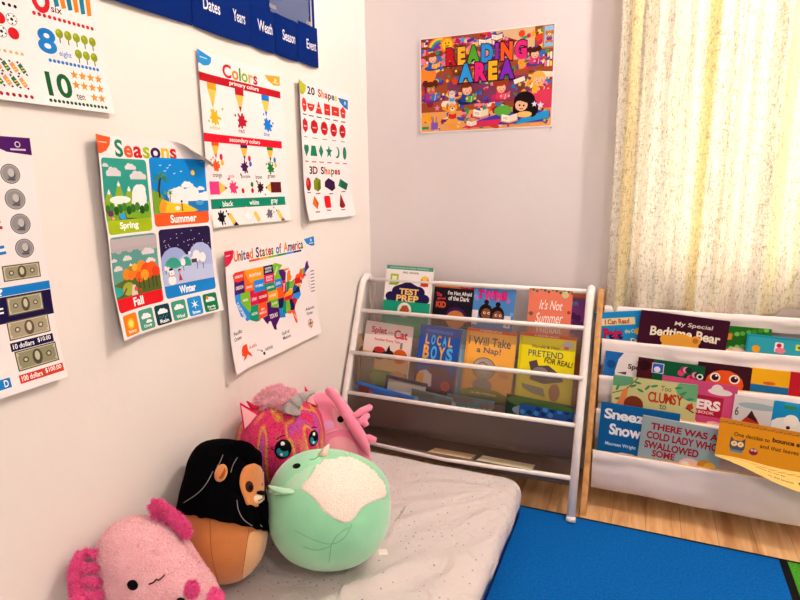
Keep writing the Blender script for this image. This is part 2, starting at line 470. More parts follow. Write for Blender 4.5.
# money chart
a = Art(.333, .43)
a.poly([(.262, .43), (.272, .413), (.29, .405), (.333, .401), (.333, .43)], '#4a1662')
a.circ(.310, .418, .005, '#e8dcec'); a.circ(.310, .418, .0035, '#4a1662'); a.rect(.297, .408, .323, .411, '#d8c4e0')
for (x, y), r_ in (((.291, .369), .0165), ((.293, .327), .0175), ((.296, .285), .0175), ((.297, .243), .0165)):
    a.circ(x, y, r_, '#3c3a40', n=22); a.circ(x, y, r_-.0012, '#a7a4a6', n=22); a.circ(x, y, r_-.003, '#8f8c90', n=22)
    a.circ(x+.002, y-.001, .0065, '#5c5a60', .009); a.circ(x+.001, y+.002, .0055, '#bdb9b8', .007); a.line([(x-.006, y-.009), (x+.007, y-.01)], .003, '#55525a')
a.line([(.24, .289), (.263, .291)], .005, RED); a.line([(.24, .279), (.265, .281)], .005, RED)
a.line([(.24, .247), (.263, .249)], .005, BLU); a.line([(.24, .237), (.265, .239)], .005, BLU)
a.circ(.256, .327, .002, '#111111')
def bill(a, x0, y0, x1, y1, dark='#54503f', mid='#9a937a', pale='#c9c1a6'):
    a.rect(x0, y0, x1, y1, dark); w, h = x1-x0, y1-y0
    a.rect(x0+.002, y0+.002, x1-.002, y1-.002, pale); a.rect(x0+.004, y0+.0035, x1-.004, y1-.0035, mid)
    a.circ(x0+w*.5, y0+h*.5, w*.12, dark, h*.4); a.circ(x0+w*.5, y0+h*.55, w*.06, pale, h*.24)
    for q in (.22, .78): a.circ(x0+w*q, y0+h*.5, w*.07, dark, n=10); a.circ(x0+w*q, y0+h*.5, w*.04, pale, n=8)
    for q, s in ((.06, .8), (.94, .8), (.06, .2), (.94, .2)): a.circ(x0+w*q, y0+h*s, w*.03, pale, n=8)
bill(a, .254, .19, .319, .217)
a.rect(0, .166, .333, .181, BLU); a.text('?', .243, .168, .249, .179, '#ffffff')
a.rect(0, .120, .333, .165, '#1b1240'); bill(a, .253, .131, .316, .163); a.line([(.238, .146), (.246, .146)], .003, '#ffffff'); a.line([(.238, .139), (.246, .139)], .003, '#ffffff')
bill(a, .247, .089, .321, .122, '#5f5648', '#a89c84', '#d0c5ac')
a.rect(.246, .070, .323, .085, '#1b1240'); a.text('10 dollars', .250, .0735, .287, .082, '#ffffff'); a.text('$10.00', .294, .0745, .318, .083, '#ffffff')
bill(a, .250, .034, .325, .069, '#4c493a', '#8d8a6e', '#c2bc9e')
a.rect(.248, .013, .329, .028, '#cf3a2c'); a.text('100 dollars', .252, .0165, .289, .0255, '#ffffff'); a.text('$100.00', .295, .0175, .325, .0265, '#ffffff')
a.rect(.12, .013, .233, .03, BLU); a.text('D', .222, .016, .229, .027, '#ffffff')
for k in range(4): a.circ(.2, .369-.042*k, .016, '#8a6a52')
poster('money_poster', 'white money chart with coins and banknotes, cut by the left edge of the photo', a, 'left', -1.649, .66,
       lambda u, v: .0015 + .016*max(0, 1-v/.16)**2)

# seasons chart
a = Art(.31, .405)
a.poly([(0, .405), (.042, .402), (.038, .388), (.026, .376), (.010, .370), (0, .369)], '#e4572a'); a.rect(.004, .390, .03, .392, '#f4c4b0')
a.letters('Seasons', .052, .366, .218, .398, [DGR, '#e4572a', RED, '#a3b81e', PUR, YEL, RED], .03, gap=.10)
caps = []
def panel(x0, y0, x1, y1, sky, cap, word, wx0, wx1):
    a.clip = None
    a.rect(x0, y0, x1, y1, cap, .008); a.rect(x0, y0+.028, x1, y1-.008, sky); a.rect(x0, y1-.03, x1, y1, sky, .008)
    a.clip = (x0, y0+.0285, x1, y1)
    caps.append((word, wx0, y0+.006, wx1, y0+.023))
def cloud(x, y, s, c='#ede6ea'):
    for dx, dy, r_ in ((-1.5, 0, .7), (-.6, .5, .9), (.5, .3, 1.0), (1.5, 0, .7)): a.circ(x+dx*s, y+dy*s, r_*s, c, r_*s*.8, n=10)
    a.rect(x-2.1*s, y-.6*s, x+2.1*s, y-.05*s, c)
panel(.005, .212, .132, .362, '#2f9a8a', '#9fb81c', 'Spring', .042, .094)
for x, y, s in ((.038, .333, .010), (.106, .327, .010), (.088, .345, .007), (.016, .347, .004)): cloud(x, y, s, '#d9d3da')
for x, h in ((.02, .302), (.05, .318), (.078, .308), (.105, .304)):
    a.poly([(x-.02, .27), (x, h), (x+.02, .27)], '#8fae2c'); a.poly([(x-.005, h-.009), (x, h), (x+.005, h-.009), (x, h-.012)], '#f4f0f0')
a.circ(.035, .24, .04, '#4f8f28', .035); a.circ(.09, .235, .042, '#6aa228', .03); a.rect(.005, .24, .132, .275, '#78ab2c')
a.circ(.05, .280, .03, '#eef0ec', .008); a.poly([(.03, .28), (.035, .262), (.045, .278)], '#eef0ec')
a.circ(.104, .283, .02, '#f2edf0', .028); a.circ(.112, .30, .011, '#f2edf0'); a.circ(.094, .274, .012, '#f2edf0')
for k in range(10): a.circ(.012+.012*k, .262+.004*math.sin(k*2.1), .007, ['#2f6b24', '#427f2c', '#20521e'][k % 3], .009)
a.poly([(.042, .25), (.06, .255), (.058, .242), (.085, .238), (.128, .232), (.128, .224), (.08, .223), (.05, .225), (.046, .238)], '#2aa0d8')
a.line([(.04, .25), (.045, .236), (.05, .224)], .002, '#5b3a1c'); a.line([(.06, .254), (.062, .243), (.09, .24), (.13, .234)], .002, '#5b3a1c')
a.poly([(.012, .222), (.018, .248), (.026, .222)], '#c8562c'); a.circ(.018, .254, .009, '#6a2a5c', .006); a.circ(.024, .243, .004, '#e0a880')
panel(.140, .219, .300, .368, '#1186d8', '#ea5a26', 'Summer', .186, .262)
a.circ(.262, .337, .006, '#f4c82a'); a.circ(.262, .337, .0045, '#f7e060')
cloud(.243, .308, .008, '#f6f3f5'); cloud(.282, .300, .005, '#f6f3f5')
for k in range(9): a.circ(.195+.0125*k, .288-.012*(k > 5), .012+.003*(k % 3), '#f4f0f3')
a.rect(.186, .262, .300, .285, '#f4f0f3')
a.rect(.240, .245, .300, .272, '#1f78c4'); a.circ(.275, .268, .012, '#4aa0dc', .006)
a.poly([(.14, .30), (.165, .288), (.185, .262), (.20, .247), (.14, .247)], '#79a52a')
a.poly([(.155, .247), (.165, .278), (.20, .268), (.235, .266), (.268, .25), (.255, .247)], '#f2c52e'); a.poly([(.172, .247), (.178, .27), (.165, .28), (.155, .262), (.156, .247)], '#ea9a30')
a.line([(.160, .282), (.159, .30), (.166, .325)], .005, '#4a2c1a')
for ang in (-.3, .35, 1.1, 2.0, 2.8, 3.5): a.poly([(.166, .325), (.166+.013*math.cos(ang+.2), .325+.012*math.sin(ang+.2)), (.166+.025*math.cos(ang), .320+.018*math.sin(ang)), (.166+.012*math.cos(ang-.2), .325+.009*math.sin(ang-.2))], '#4c8f2a')
a.line([(.188, .272), (.19, .29)], .002, '#4a2c1a'); a.star(.19, .292, .009, '#5c9a30', 6, .3); a.line([(.178, .276), (.176, .29)], .002, '#4a2c1a'); a.star(.176, .292, .007, '#5c9a30', 6, .3)
a.circ(.208, .257, .007, '#f6f0f0', .005); a.line([(.222, .25), (.221, .268)], .0035, '#8a3c28'); a.circ(.221, .272, .003, '#3a1c18')
for x, y in ((.17, .352), (.19, .347), (.197, .353), (.208, .335), (.182, .34), (.228, .34)): a.line([(x-.003, y), (x, y-.0015), (x+.003, y+.001)], .0012, '#f4f4f6')
panel(.004, .054, .139, .207, '#5d9c94', '#d81a22', 'Fall', .054, .082)
for k in range(8): a.circ(.012+.0165*k, .190-.004*(k % 2), .014, '#b3aab0')
a.rect(.004, .184, .139, .203, '#b8b0b6')
for x, y, s in ((.112, .168, .008), (.052, .160, .006), (.022, .142, .006), (.118, .148, .006), (.012, .160, .004)): cloud(x, y, s, '#dcd6da')
for x, h, w_ in ((.06, .150, .035), (.09, .148, .03)): a.poly([(x-w_, .11), (x, h), (x+w_, .11)], '#a08032'); a.poly([(x-.005, h-.006), (x, h), (x+.005, h-.006)], '#f4f0f0')
a.poly([(.004, .082), (.139, .082), (.139, .118), (.06, .122), (.004, .112)], '#56672c'); a.poly([(.004, .11), (.03, .10), (.028, .09), (.004, .086)], '#2fa6a0')
a.circ(.045, .098, .018, '#a2a93c', .014); a.poly([(.05, .082), (.058, .104), (.066, .104), (.07, .082)], '#d9d0c8'); a.line([(.02, .083), (.04, .1)], .004, '#6b4a2c')
for x, y, r_, c in ((.045, .128, .012, '#e08a28'), (.058, .124, .010, '#e8782a'), (.076, .130, .014, '#ee7a1e'), (.09, .138, .014, '#f28a24'), (.082, .118, .012, '#e45a1e'), (.104, .128, .018, '#ee4a22'), (.118, .132, .015, '#f0581e'), (.096, .12, .012, '#f39a2a'), (.128, .124, .012, '#d8401e'), (.07, .14, .008, '#f6b03a')): a.circ(x, y, r_, c, n=11)
for x in (.078, .09, .104, .116, .126): a.line([(x, .09), (x, .115)], .002, '#4a2c1a')
a.circ(.066, .095, .005, '#e4572a'); a.circ(.078, .09, .004, '#c8361e')
panel(.147, .056, .300, .212, '#271a44', '#1a80d0', 'Winter', .190, .238)
for k in range(22): a.circ(.155+rnd.random()*.14, .168+rnd.random()*.038, .0012, '#e8e4f0', n=6)
a.circ(.185, .135, .04, '#9aa8dc', .035); a.circ(.265, .13, .04, '#aab6e2', .045); a.circ(.222, .12, .03, '#b8c4ea', .03); a.circ(.18, .125, .025, '#3aa08c', .022); a.circ(.22, .125, .015, '#3aa08c', .02)
a.rect(.147, .084, .300, .122, '#aeb9e4'); a.poly([(.147, .084), (.147, .11), (.2, .124), (.3, .118), (.3, .084)], '#bcc6ea')
for x, y, s in ((.165, .118, .6), (.21, .13, .8), (.252, .14, 1.3), (.27, .135, 1.1), (.157, .122, .5)):
    a.line([(x, y-.022*s), (x, y)], .0018, '#4a3a40'); a.circ(x, y+.003, .009*s, '#f1eef4', .011*s)
a.rect(.236, .128, .252, .137, '#4a4450'); a.poly([(.232, .137), (.244, .147), (.256, .137)], '#f1eef4'); a.circ(.232, .152, .004, '#f1eef4')
a.circ(.172, .096, .0115, '#f6f2f6'); a.circ(.173, .112, .0078, '#f6f2f6'); a.rect(.166, .118, .177, .123, '#16121c'); a.circ(.172, .112, .0015, '#e47a28'); a.line([(.167, .106), (.18, .105)], .002, '#c02030')
a.poly([(.192, .092), (.196, .112), (.203, .092)], '#c0283a'); a.circ(.197, .115, .0045, '#2a1a20'); a.circ(.198, .113, .003, '#e8b090')
a.clip = None
for cp in caps: a.text(*cp, '#ffffff', .03)
for k, (c, wd_) in enumerate(((ORG, 'Sunny'), ('#4f9a86', 'Cloudy'), ('#0c3a48', 'Rain'), ('#3f9c84', 'Wind'), ('#1a90dc', 'Snow'), ('#0f7a50', 'Partly'))):
    x0 = .010+.0487*k; a.rect(x0, .004, x0+.043, .048, c, .005); xc = x0+.0215
    if k == 0: a.star(xc, .028, .013, '#f7d23a', 12, .6); a.circ(xc, .028, .006, '#f9e470')
    elif k == 4: a.star(xc, .030, .013, '#eef4fa', 6, .25)
    else: cloud(xc, .032, .0065, '#f4f2f4')
    if k == 2: [a.circ(xc-.01+.005*q, .022-.003*(q % 2), .001, '#8ac0e0', n=6) for q in range(5)]
    if k == 1: cloud(xc+.006, .020, .004, '#f4f2f4')
    if k == 5: a.text('Cloudy', x0+.012, .006, x0+.034, .0115, '#ffffff', .01); a.circ(xc-.008, .038, .004, ORG)
    a.text(wd_, x0+.010, .012 if k == 5 else .008, x0+.034, .018 if k == 5 else .0155, '#ffffff', .02)
A_, B_ = Vector((.190, .405)), Vector((.31, .350)); dn = Vector((.055, .120)).normalized()
def off_seasons(u, v):
    base = .0015 + .020*max(0, 1-u/.12)**2 + .014*max(0, 1-v/.15)**2 + .010*max(0, (u-.16)/.15)**2 + .0015*math.sin(v*40)*max(0, 1-u/.1)
    d = (Vector((u, v))-A_).dot(dn)
    if d <= 0: return base
    r_ = .010; t = min(d/r_, 2.35); e = d-r_*t; q = r_*math.sin(t)+e*math.cos(t)-d
    return (u+dn.x*q, v+dn.y*q, base+r_*(1-math.cos(t))+e*math.sin(t), -dn.x*math.sin(t), -dn.y*math.sin(t), math.cos(t))
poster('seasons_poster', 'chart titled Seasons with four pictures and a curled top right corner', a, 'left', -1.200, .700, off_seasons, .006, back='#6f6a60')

# colors chart
a = Art(.345, .414)
a.poly([(0, .414), (.052, .404), (.050, .392), (.040, .384), (.020, .38), (0, .384)], '#2b8fd8'); a.rect(.008, .397, .036, .399, '#bcdcf2')
a.poly([(.262, .398), (.334, .405), (.333, .380), (.305, .376), (.277, .386)], '#f0a52c'); a.circ(.312, .392, .005, '#fbe0b0'); a.rect(.300, .383, .325, .386, '#fbe0b0')
a.letters('Colors', .092, .367, .228, .397, [RED, ORG, '#2f9a4a', '#8fae1f', '#f0a068', RED], .03, gap=.10)
a.rect(0, .345, .333, .364, '#b51420'); a.text('primary colors', .114, .348, .232, .361, '#ffffff')
for x, c in ((.045, '#f0b41e'), (.150, '#b3142a'), (.260, '#1273cf')):
    a.rect(x-.017, .330, x+.017, .345, c if x > .1 else '#ee9a24'); a.poly([(x-.017, .33), (x+.017, .33), (x+.005, .300), (x-.005, .300)], '#f2c154')
    a.poly([(x-.006, .302), (x+.006, .302), (x, .287)], c); a.splat(x+.003, .266, .022, c, int(x*900))
a.text('yellow', .026, .235, .066, .246, '#f0b41e'); a.text('red', .138, .236, .160, .247, '#b3142a'); a.text('blue', .245, .236, .271, .247, '#1273cf')
a.rect(0, .206, .327, .226, '#d8142c'); a.text('secondary colors', .099, .209, .224, .222, '#ffffff')
for x, c, d1, d2, n_ in ((.042, '#e8541e', '#c2183a', '#f0b41e', 'orange'), (.154, '#4a1652', '#c2183a', '#1273cf', 'purple'), (.268, '#157a34', '#1273cf', '#f0b41e', 'green')):
    a.rect(x-.014, .198, x+.014, .206, c); a.poly([(x-.014, .198), (x+.014, .198), (x+.004, .176), (x-.004, .176)], '#f2b840'); a.poly([(x-.005, .178), (x+.005, .178), (x, .166)], c)
    a.splat(x-.002, .149, .018, c, int(x*777)); a.circ(x+.02, .172, .006, d1, .008); a.circ(x+.023, .158, .006, d2, .007); a.text(n_, x-.018, .119, x+.018, .130, '#5a3038')
a.text('pink', .085, .119, .108, .130, '#e0567c'); a.text('brown', .196, .119, .224, .130, '#4a2020')
a.rect(.004, .080, .046, .112, '#e83a86'); a.poly([(.046, .080), (.046, .112), (.070, .1), (.070, .092)], '#f2c154'); a.poly([(.068, .1), (.078, .096), (.068, .091)], '#c2183a')
a.splat(.100, .096, .019, '#e83a76', 5); a.circ(.137, .106, .006, '#fff8f8'); a.circ(.137, .106, .005, '#f1e8ea'); a.circ(.138, .088, .006, RED, .007)
a.circ(.178, .104, .006, '#157a34', .007); a.circ(.178, .088, .006, RED, .007); a.splat(.214, .096, .017, '#3a1018', 9)
a.poly([(.238, .095), (.262, .110), (.262, .081)], '#f2c154'); a.poly([(.236, .095), (.244, .1), (.244, .091)], '#3a1018'); a.rect(.262, .081, .312, .111, '#5c141c')
a.rect(.004, .045, .326, .069, '#0c8468'); a.text('black', .052, .050, .092, .063, '#ffffff'); a.text('white', .160, .050, .200, .063, '#ffffff'); a.text('gray', .256, .048, .288, .062, '#ffffff')
a.splat(.040, .023, .019, '#17101c', 2); a.splat(.146, .023, .019, '#cfc6cc', 3); a.splat(.146, .023, .0172, '#f6f0f2', 3); a.splat(.243, .023, .017, '#6b6670', 4)
for x, c in ((.082, '#17101c'), (.186, '#e8e0e2'), (.292, '#6b6670')):
    a.poly([(x-.016, .028), (x-.004, .034), (x+.012, .010), (x, .002)], '#f2c154'); a.poly([(x-.018, .034), (x-.016, .026), (x-.009, .031)], c); a.poly([(x, .002), (x+.012, .010), (x+.022, .0), (x+.01, -.004)], c)
poster('colors_poster', 'white chart titled Colors with pencils and paint splats', a, 'left', -.892, .905,
       lambda u, v: .0015 + .006*max(0, 1-u/.08)**2 + .008*max(0, 1-v/.12)**2)

# shapes chart
a = Art(.338, .418)
a.poly([(0, .418), (.06, .41), (.055, .392), (.038, .38), (.015, .378), (0, .384)], '#b3b32a')
a.poly([(.258, .399), (.33, .398), (.328, .366), (.30, .371), (.272, .385)], '#2a6fb8'); a.circ(.308, .386, .006, '#bcd6ee')
a.letters('20 Shapes', .068, .379, .252, .408, ['#2a3a4a', '#15222c', RED, ORG, RED, '#2a3a4a', '#0c6a5c', YEL, '#8fae1f'], .03, gap=.12)
rd = '#cf2a22'
a.circ(.040, .350, .019, rd, .021); a.circ(.085, .358, .022, rd, .022, a0=180, a1=360, n=10); a.poly([(.112, .333), (.132, .372), (.154, .333)], rd)
a.rect(.166, .334, .204, .369, rd); a.rect(.214, .337, .264, .366, rd); a.star(.292, .352, .021, rd, 5, .82)
for k in range(5):
    x = .040+.061*k; a.circ(x, .290, .0225, '#b8141e', .023, n=(6, 7, 8, 10, 12)[k], rot=PI/2); a.rect(x-.011, .286, x+.011, .289, '#f0c4b8')
for x in (.04, .085, .132, .185, .239, .292): a.rect(x-.009, .349, x+.009, .352, '#f4d0b8'); a.rect(x-.016, .320, x+.015, .324, '#6a5a60')
for k in range(5): a.rect(.040+.061*k-.015, .254, .040+.061*k+.015, .257, '#a08a7c')
g = '#0f7a5c'
a.circ(.033, .222, .011, g); a.circ(.050, .222, .011, g); a.poly([(.023, .218), (.041, .196), (.060, .218), (.041, .226)], g)
a.poly([(.070, .200), (.078, .232), (.102, .232), (.112, .200)], g); a.poly([(.136, .238), (.150, .217), (.136, .196), (.122, .217)], g); a.star(.187, .217, .022, g)
a.circ(.240, .217, .019, g); a.circ(.232, .219, .016, '#f1e8ea'); a.circ(.294, .217, .013, g, .022)
for x in (.041, .09, .136, .187, .24, .294): a.rect(x-.014, .180, x+.014, .184, '#cf6a6a')
a.letters('3D Shapes', .060, .137, .256, .167, ['#2a1a2c', '#7c1a2c', '#15222c', RED, '#e8862a', '#0c6a5c', RED, '#8a1452', RED], .03, gap=.12)
a.circ(.045, .112, .020, '#a0121c', .021); a.circ(.041, .118, .010, '#d83a34'); a.poly([(.083, .122), (.098, .134), (.125, .126), (.125, .098), (.106, .088), (.083, .096)], '#7c8c1c'); a.poly([(.106, .115), (.125, .126), (.125, .098), (.106, .088)], '#5e6c14')
a.poly([(.152, .120), (.176, .132), (.216, .120), (.220, .098), (.196, .088), (.150, .104)], '#35103e'); a.poly([(.240, .106), (.256, .130), (.312, .112), (.296, .090)], '#0f5c46'); a.poly([(.24, .106), (.256, .130), (.262, .1)], '#1a7c5e')
a.poly([(.080, .076), (.101, .051), (.087, .032), (.062, .050)], '#e06a1c'); a.poly([(.080, .076), (.101, .051), (.087, .032)], '#c2521a'); a.rect(.138, .034, .178, .074, '#d8161c', .008); a.poly([(.252, .080), (.234, .038), (.244, .030), (.264, .030), (.276, .038)], '#8c1420')
for x, y in ((.045, .084), (.104, .080), (.187, .078), (.275, .084), (.085, .022), (.158, .024), (.255, .022)): a.rect(x-.014, y, x+.014, y+.004, '#8c6a70')
poster('shapes_poster', 'white chart titled 20 Shapes and 3D Shapes, nearest the room corner', a, 'left', -.482, .897,
       lambda u, v: .0015 + .016*max(0, 1-u/.08)**2 + .014*max(0, 1-v/.12)**2)

# map of the states
ST = {'WA': ('#e0382a', '124.7,48.4 123,49 117,49 117,46 119,45.9 121,45.7 123,46.2 124,46.3'), 'OR': ('#4a1a6a', '124,46.3 123,46.2 121,45.7 119,45.9 117,46 117,44.2 117,42 124.3,42'),
'CA': ('#2a8fe0', '124.3,42 120,42 120,39 114.6,35 114.5,32.7 117.1,32.5 118.5,34 120.6,34.6 122.5,37.5 124,40'), 'NV': ('#7cb928', '120,42 114,42 114,36 114.6,35 120,39'),
'ID': ('#ee6a24', '117,49 116,49 116,48 114.5,46 113,44.5 111,44.5 111,42 117,42'), 'MT': ('#f39a1e', '116,49 104,49 104,45 111,45 111,44.5 113,44.5 114.5,46 116,48'),
'WY': ('#1f86dc', '111,45 104,45 104,41 111,41'), 'UT': ('#d31a52', '114,42 111,42 111,41 109,41 109,37 114,37'), 'AZ': ('#10916c', '114,37 109,37 109,31.3 111,31.3 114.8,32.5 114.6,35 114,36'),
'CO': ('#c2182c', '109,41 102,41 102,37 109,37'), 'NM': ('#f0562a', '109,37 103,37 103,32 106.6,32 106.6,31.8 108.2,31.8 108.2,31.3 109,31.3'), 'ND': ('#1a1a50', '104,49 97.2,49 96.6,46 104,46'),
'SD': ('#d81a5c', '104,46 96.5,46 96.5,42.6 98,43 104,43'), 'NE': ('#10916c', '104,43 98,43 96.5,42.6 95.4,40 102,40 102,41 104,41'), 'KS': ('#f5a11e', '102,40 95.3,40 94.6,39 94.6,37 102,37'),
'OK': ('#7cb928', '103,37 94.6,37 94.5,33.7 97,33.9 100,34.5 100,36.5 103,36.5'), 'TX': ('#4a1266', '103,36.5 100,36.5 100,34.5 97,33.9 94.5,33.6 94,33 93.7,30 95,29 97.3,27.5 97.3,26 99.2,26.5 101,29.8 102.5,29.8 103.2,29 104.7,30 106.6,31.9 103,32'),
'MN': ('#7cb928', '97.2,49 95,49.3 89.6,48 92,46.7 92.8,45.5 91.2,43.5 96.5,43.5 96.6,46'), 'IA': ('#1f86dc', '96.5,43.5 91.2,43.5 90.2,41.8 91.3,40.5 95.7,40.6'), 'MO': ('#ee5a20', '95.7,40.6 91.5,40.5 90.3,38.8 89.2,37 89.6,36 90.3,36.5 94.6,36.5 94.6,39.1'),
'AR': ('#1a1a50', '94.6,36.5 90.3,36.5 89.7,36 91.1,33 94,33 94.4,33.6'), 'LA': ('#1f86dc', '94,33 91.1,33 91.6,31 89.7,31 89.3,29.2 91.5,29.4 93.8,29.7'), 'WI': ('#4a1a6a', '92.8,46.5 90.4,46.6 88,45.8 87.2,45 87.8,42.5 90.6,42.5 91.2,43.5 92.8,45.5'),
'IL': ('#d31a2c', '90.6,42.5 87.8,42.5 87.5,39 88,37.8 89.2,37 90.3,38.8 91.5,40.3 90.2,41.8'), 'MI': ('#f07a1e', '86.8,41.8 84.8,41.7 83.4,41.8 82.5,43 83.5,44 83.4,45.3 84.7,45.8 86.2,44.7 86.5,43'), 'UP': ('#f07a1e', '90.4,46.6 87.5,46.5 84.5,46.4 84.5,46 87.5,45.6'),
'IN': ('#0f8a6c', '87.5,41.7 84.8,41.7 84.8,39.1 86.5,38 88,37.8 87.5,39'), 'OH': ('#7cb928', '84.8,41.7 83,41.4 80.5,42 80.5,40.5 82.2,38.6 84.8,39.1'), 'KY': ('#f5a11e', '84.8,39.1 82.6,38.2 82,37.5 83.7,36.6 89.3,36.5 89.2,37 88,37.8 86.5,38'),
'TN': ('#d31a2c', '90.2,35 88,35 84.3,35 82,36.2 81.7,36.6 83.7,36.6 89.4,36.5'), 'MS': ('#10916c', '91.1,33 90.2,35 88.2,35 88.5,30.3 89.7,30.5 89.7,31 91.6,31'), 'AL': ('#7cb928', '88.2,35 85.6,35 85,32.3 85,31 87.6,31 87.5,30.3 88.4,30.3'),
'GA': ('#1a1a50', '85.6,35 83.1,35 81,32 81.5,30.7 85,30.8 85,32.3'), 'FL': ('#f0562a', '87.6,31 85,31 85,30.7 81.5,30.7 80,27 80.5,25.3 81.5,25.9 82.8,28 83,29 84,30 85.3,29.7 87.5,30.3'), 'SC': ('#d31a2c', '83.1,35 81,35.2 78.6,33.9 81,32'),
'NC': ('#1f86dc', '84.3,35 82,36.2 81.7,36.6 75.9,36.6 75.5,35.3 77.9,34 78.6,33.9 81,35.2 83.1,35'), 'VA': ('#1a1a50', '83.7,36.6 82,37.5 80.3,37.5 79,38.5 77.5,39.2 76.3,38 76,36.6'), 'WV': ('#1f4f9c', '82.6,38.2 80.6,40.5 79.5,39.4 77.8,39.4 79,38.5 80.3,37.5 82,37.5'),
'PA': ('#d31a2c', '80.5,42 79.7,42.2 75.3,42 75,40.2 75.7,39.8 80.5,39.8'), 'MD': ('#f5a11e', '79.5,39.7 75.8,39.7 75.1,38.4 76.3,38 77.5,39.2 79.5,39.4'), 'NY': ('#ee5a20', '79.7,42.4 79,43.3 76.3,43.5 75,45 73.4,45 73.3,42 73.7,40.8 75.3,42 79.7,42.1'),
'NJ': ('#4a1a6a', '75,41.2 74,40.8 74.3,39.5 75.3,39.5'), 'VT': ('#7cb928', '73.4,45 71.5,45 72.5,42.7 73.3,42.7'), 'NH': ('#1f86dc', '71.5,45 71,45.2 70.8,43 72.5,42.7'), 'ME': ('#4a1a6a', '71,45.2 70,46.7 69.2,47.4 68.2,47.3 67.8,45.7 67,44.8 69.5,43.9 70.8,43'),
'MA': ('#d31a5c', '73.3,42.7 70.8,42.9 70,41.7 71.5,42 73.4,42'), 'CT': ('#f0562a', '73.5,42 71.8,42 71.8,41.3 73.6,41.1')}
a = Art(.459, .323)
a.poly([(0, .323), (.048, .322), (.044, .302), (.03, .290), (.012, .284), (0, .284)], '#d31a44'); a.rect(.006, .309, .03, .312, '#f4b8c4')
a.poly([(.395, .319), (.455, .323), (.456, .293), (.435, .294), (.41, .303)], '#1f78c8'); a.circ(.436, .312, .005, '#d0e4f4'); a.rect(.425, .301, .45, .304, '#d0e4f4')
a.letters('United States of America', .048, .291, .388, .318, ['#e07a28', '#c21a3a', '#2f7a3a', '#2a6fb8', '#c22a2a', '#d8862a', '#3a2a6a', '#c21a44', '#2f7a3a'], .03, gap=.09)
for k, c in enumerate(['#e0561e', '#f0a52c', '#7cb928', '#10916c', '#2a8fe0', '#2a2a70']): a.rect(.113+.0442*k, .282, .113+.0442*(k+1), .288, c)
def LL(lo, la): return (.036+(124.7-lo)*.00662, .062+(la-25.3)*.00845 + (.010 if 0 else 0))
for k, (c, s) in ST.items(): a.poly([LL(*map(float, p.split(','))) for p in s.split()], c)
for nm, lo, la, w_, ht in (('MONTANA', 109.6, 46.9, .052, .009), ('TEXAS', 98.6, 31.3, .040, .012), ('NEVADA', 117, 39.5, .022, .006), ('UTAH', 111.5, 39, .02, .008), ('COLORADO', 105.5, 39, .036, .007), ('KANSAS', 98.4, 38.4, .032, .008), ('WYOMING', 107.5, 43, .034, .007), ('IOWA', 93.6, 42, .022, .009), ('OREGON', 120.5, 44, .034, .009), ('WASHINGTON', 120.5, 47.5, .036, .007), ('IDAHO', 114, 43.4, .024, .006), ('NORTH', 100.5, 48, .03, .006), ('DAKOTA', 100.5, 47, .03, .006), ('SOUTH', 100.2, 45, .03, .006), ('DAKOTA', 100.2, 44, .03, .006), ('NEBRASKA', 99.5, 41.4, .036, .006), ('OKLAHOMA', 97.4, 35.5, .028, .006), ('NEW', 106, 34.8, .016, .006), ('MEXICO', 106, 33.6, .030, .006), ('ARIZONA', 111.8, 34.2, .026, .007)):
    x, y = LL(lo, la); a.text(nm, x-w_/2, y-ht/2, x+w_/2, y+ht/2, '#f6eef0', .02)
x, y = LL(120.2, 36.5); a.text('CALIFORNIA', x-.03, y-.005, x+.03, y+.005, '#f6eef0', .02, rot=-.95)
x, y = LL(89.4, 40); a.text('ILLINOIS', x-.012, y-.004, x+.012, y+.004, '#f6eef0', .02, rot=1.4)
x, y = LL(94.8, 46.5); a.text('MINNESOTA', x-.014, y-.003, x+.014, y+.003, '#f6eef0', .02, rot=.9)
x, y = LL(81.3, 28); a.text('FLORIDA', x-.013, y-.003, x+.013, y+.003, '#f6eef0', .02, rot=-1.0)
for t, x0, y0, w_ in (('Pacific', .020, .098, .042), ('Ocean', .020, .083, .036), ('Atlantic', .385, .089, .052), ('Ocean', .389, .074, .036), ('Gulf of', .240, .045, .04), ('Mexico', .242, .031, .042)):
    a.text(t, x0, y0, x0+w_, y0+.0095, '#3a3a44', .02)
a.poly([(.048, .052), (.056, .062), (.076, .063), (.078, .042), (.086, .034), (.092, .022), (.082, .028), (.072, .034), (.062, .026), (.048, .022), (.056, .032), (.046, .038)], '#e8481e')
a.text('ALASKA', .084, .046, .116, .054, '#d8402a', .02); a.text('HAWAII', .150, .022, .184, .031, '#2a2a34', .02)
for x, y, r_ in ((.118, .034, .002), (.127, .031, .002), (.134, .027, .003), (.142, .018, .005)): a.circ(x, y, r_, '#1a1a40')
a.circ(.405, .045, .014, '#a86a40'); a.circ(.405, .045, .0115, '#f1e8ea'); a.star(.405, .045, .019, '#a86a40', 4, .25)
for k in range(7): a.rect(.425, .21-.011*k, .447, .214-.011*k, '#8a8488'); a.line([(.40+.002*k, .205-.006*k), (.424, .212-.011*k)], .0008, '#8a8488')
poster('map_poster', 'colourful chart titled United States of America, lowest on the left wall', a, 'left', -.868, .521,
       lambda u, v: .0015 + .017*max(0, 1-u/.1)**2 + .012*max(0, 1-v/.12)**2 + .003*math.sin(u*11) + .003)

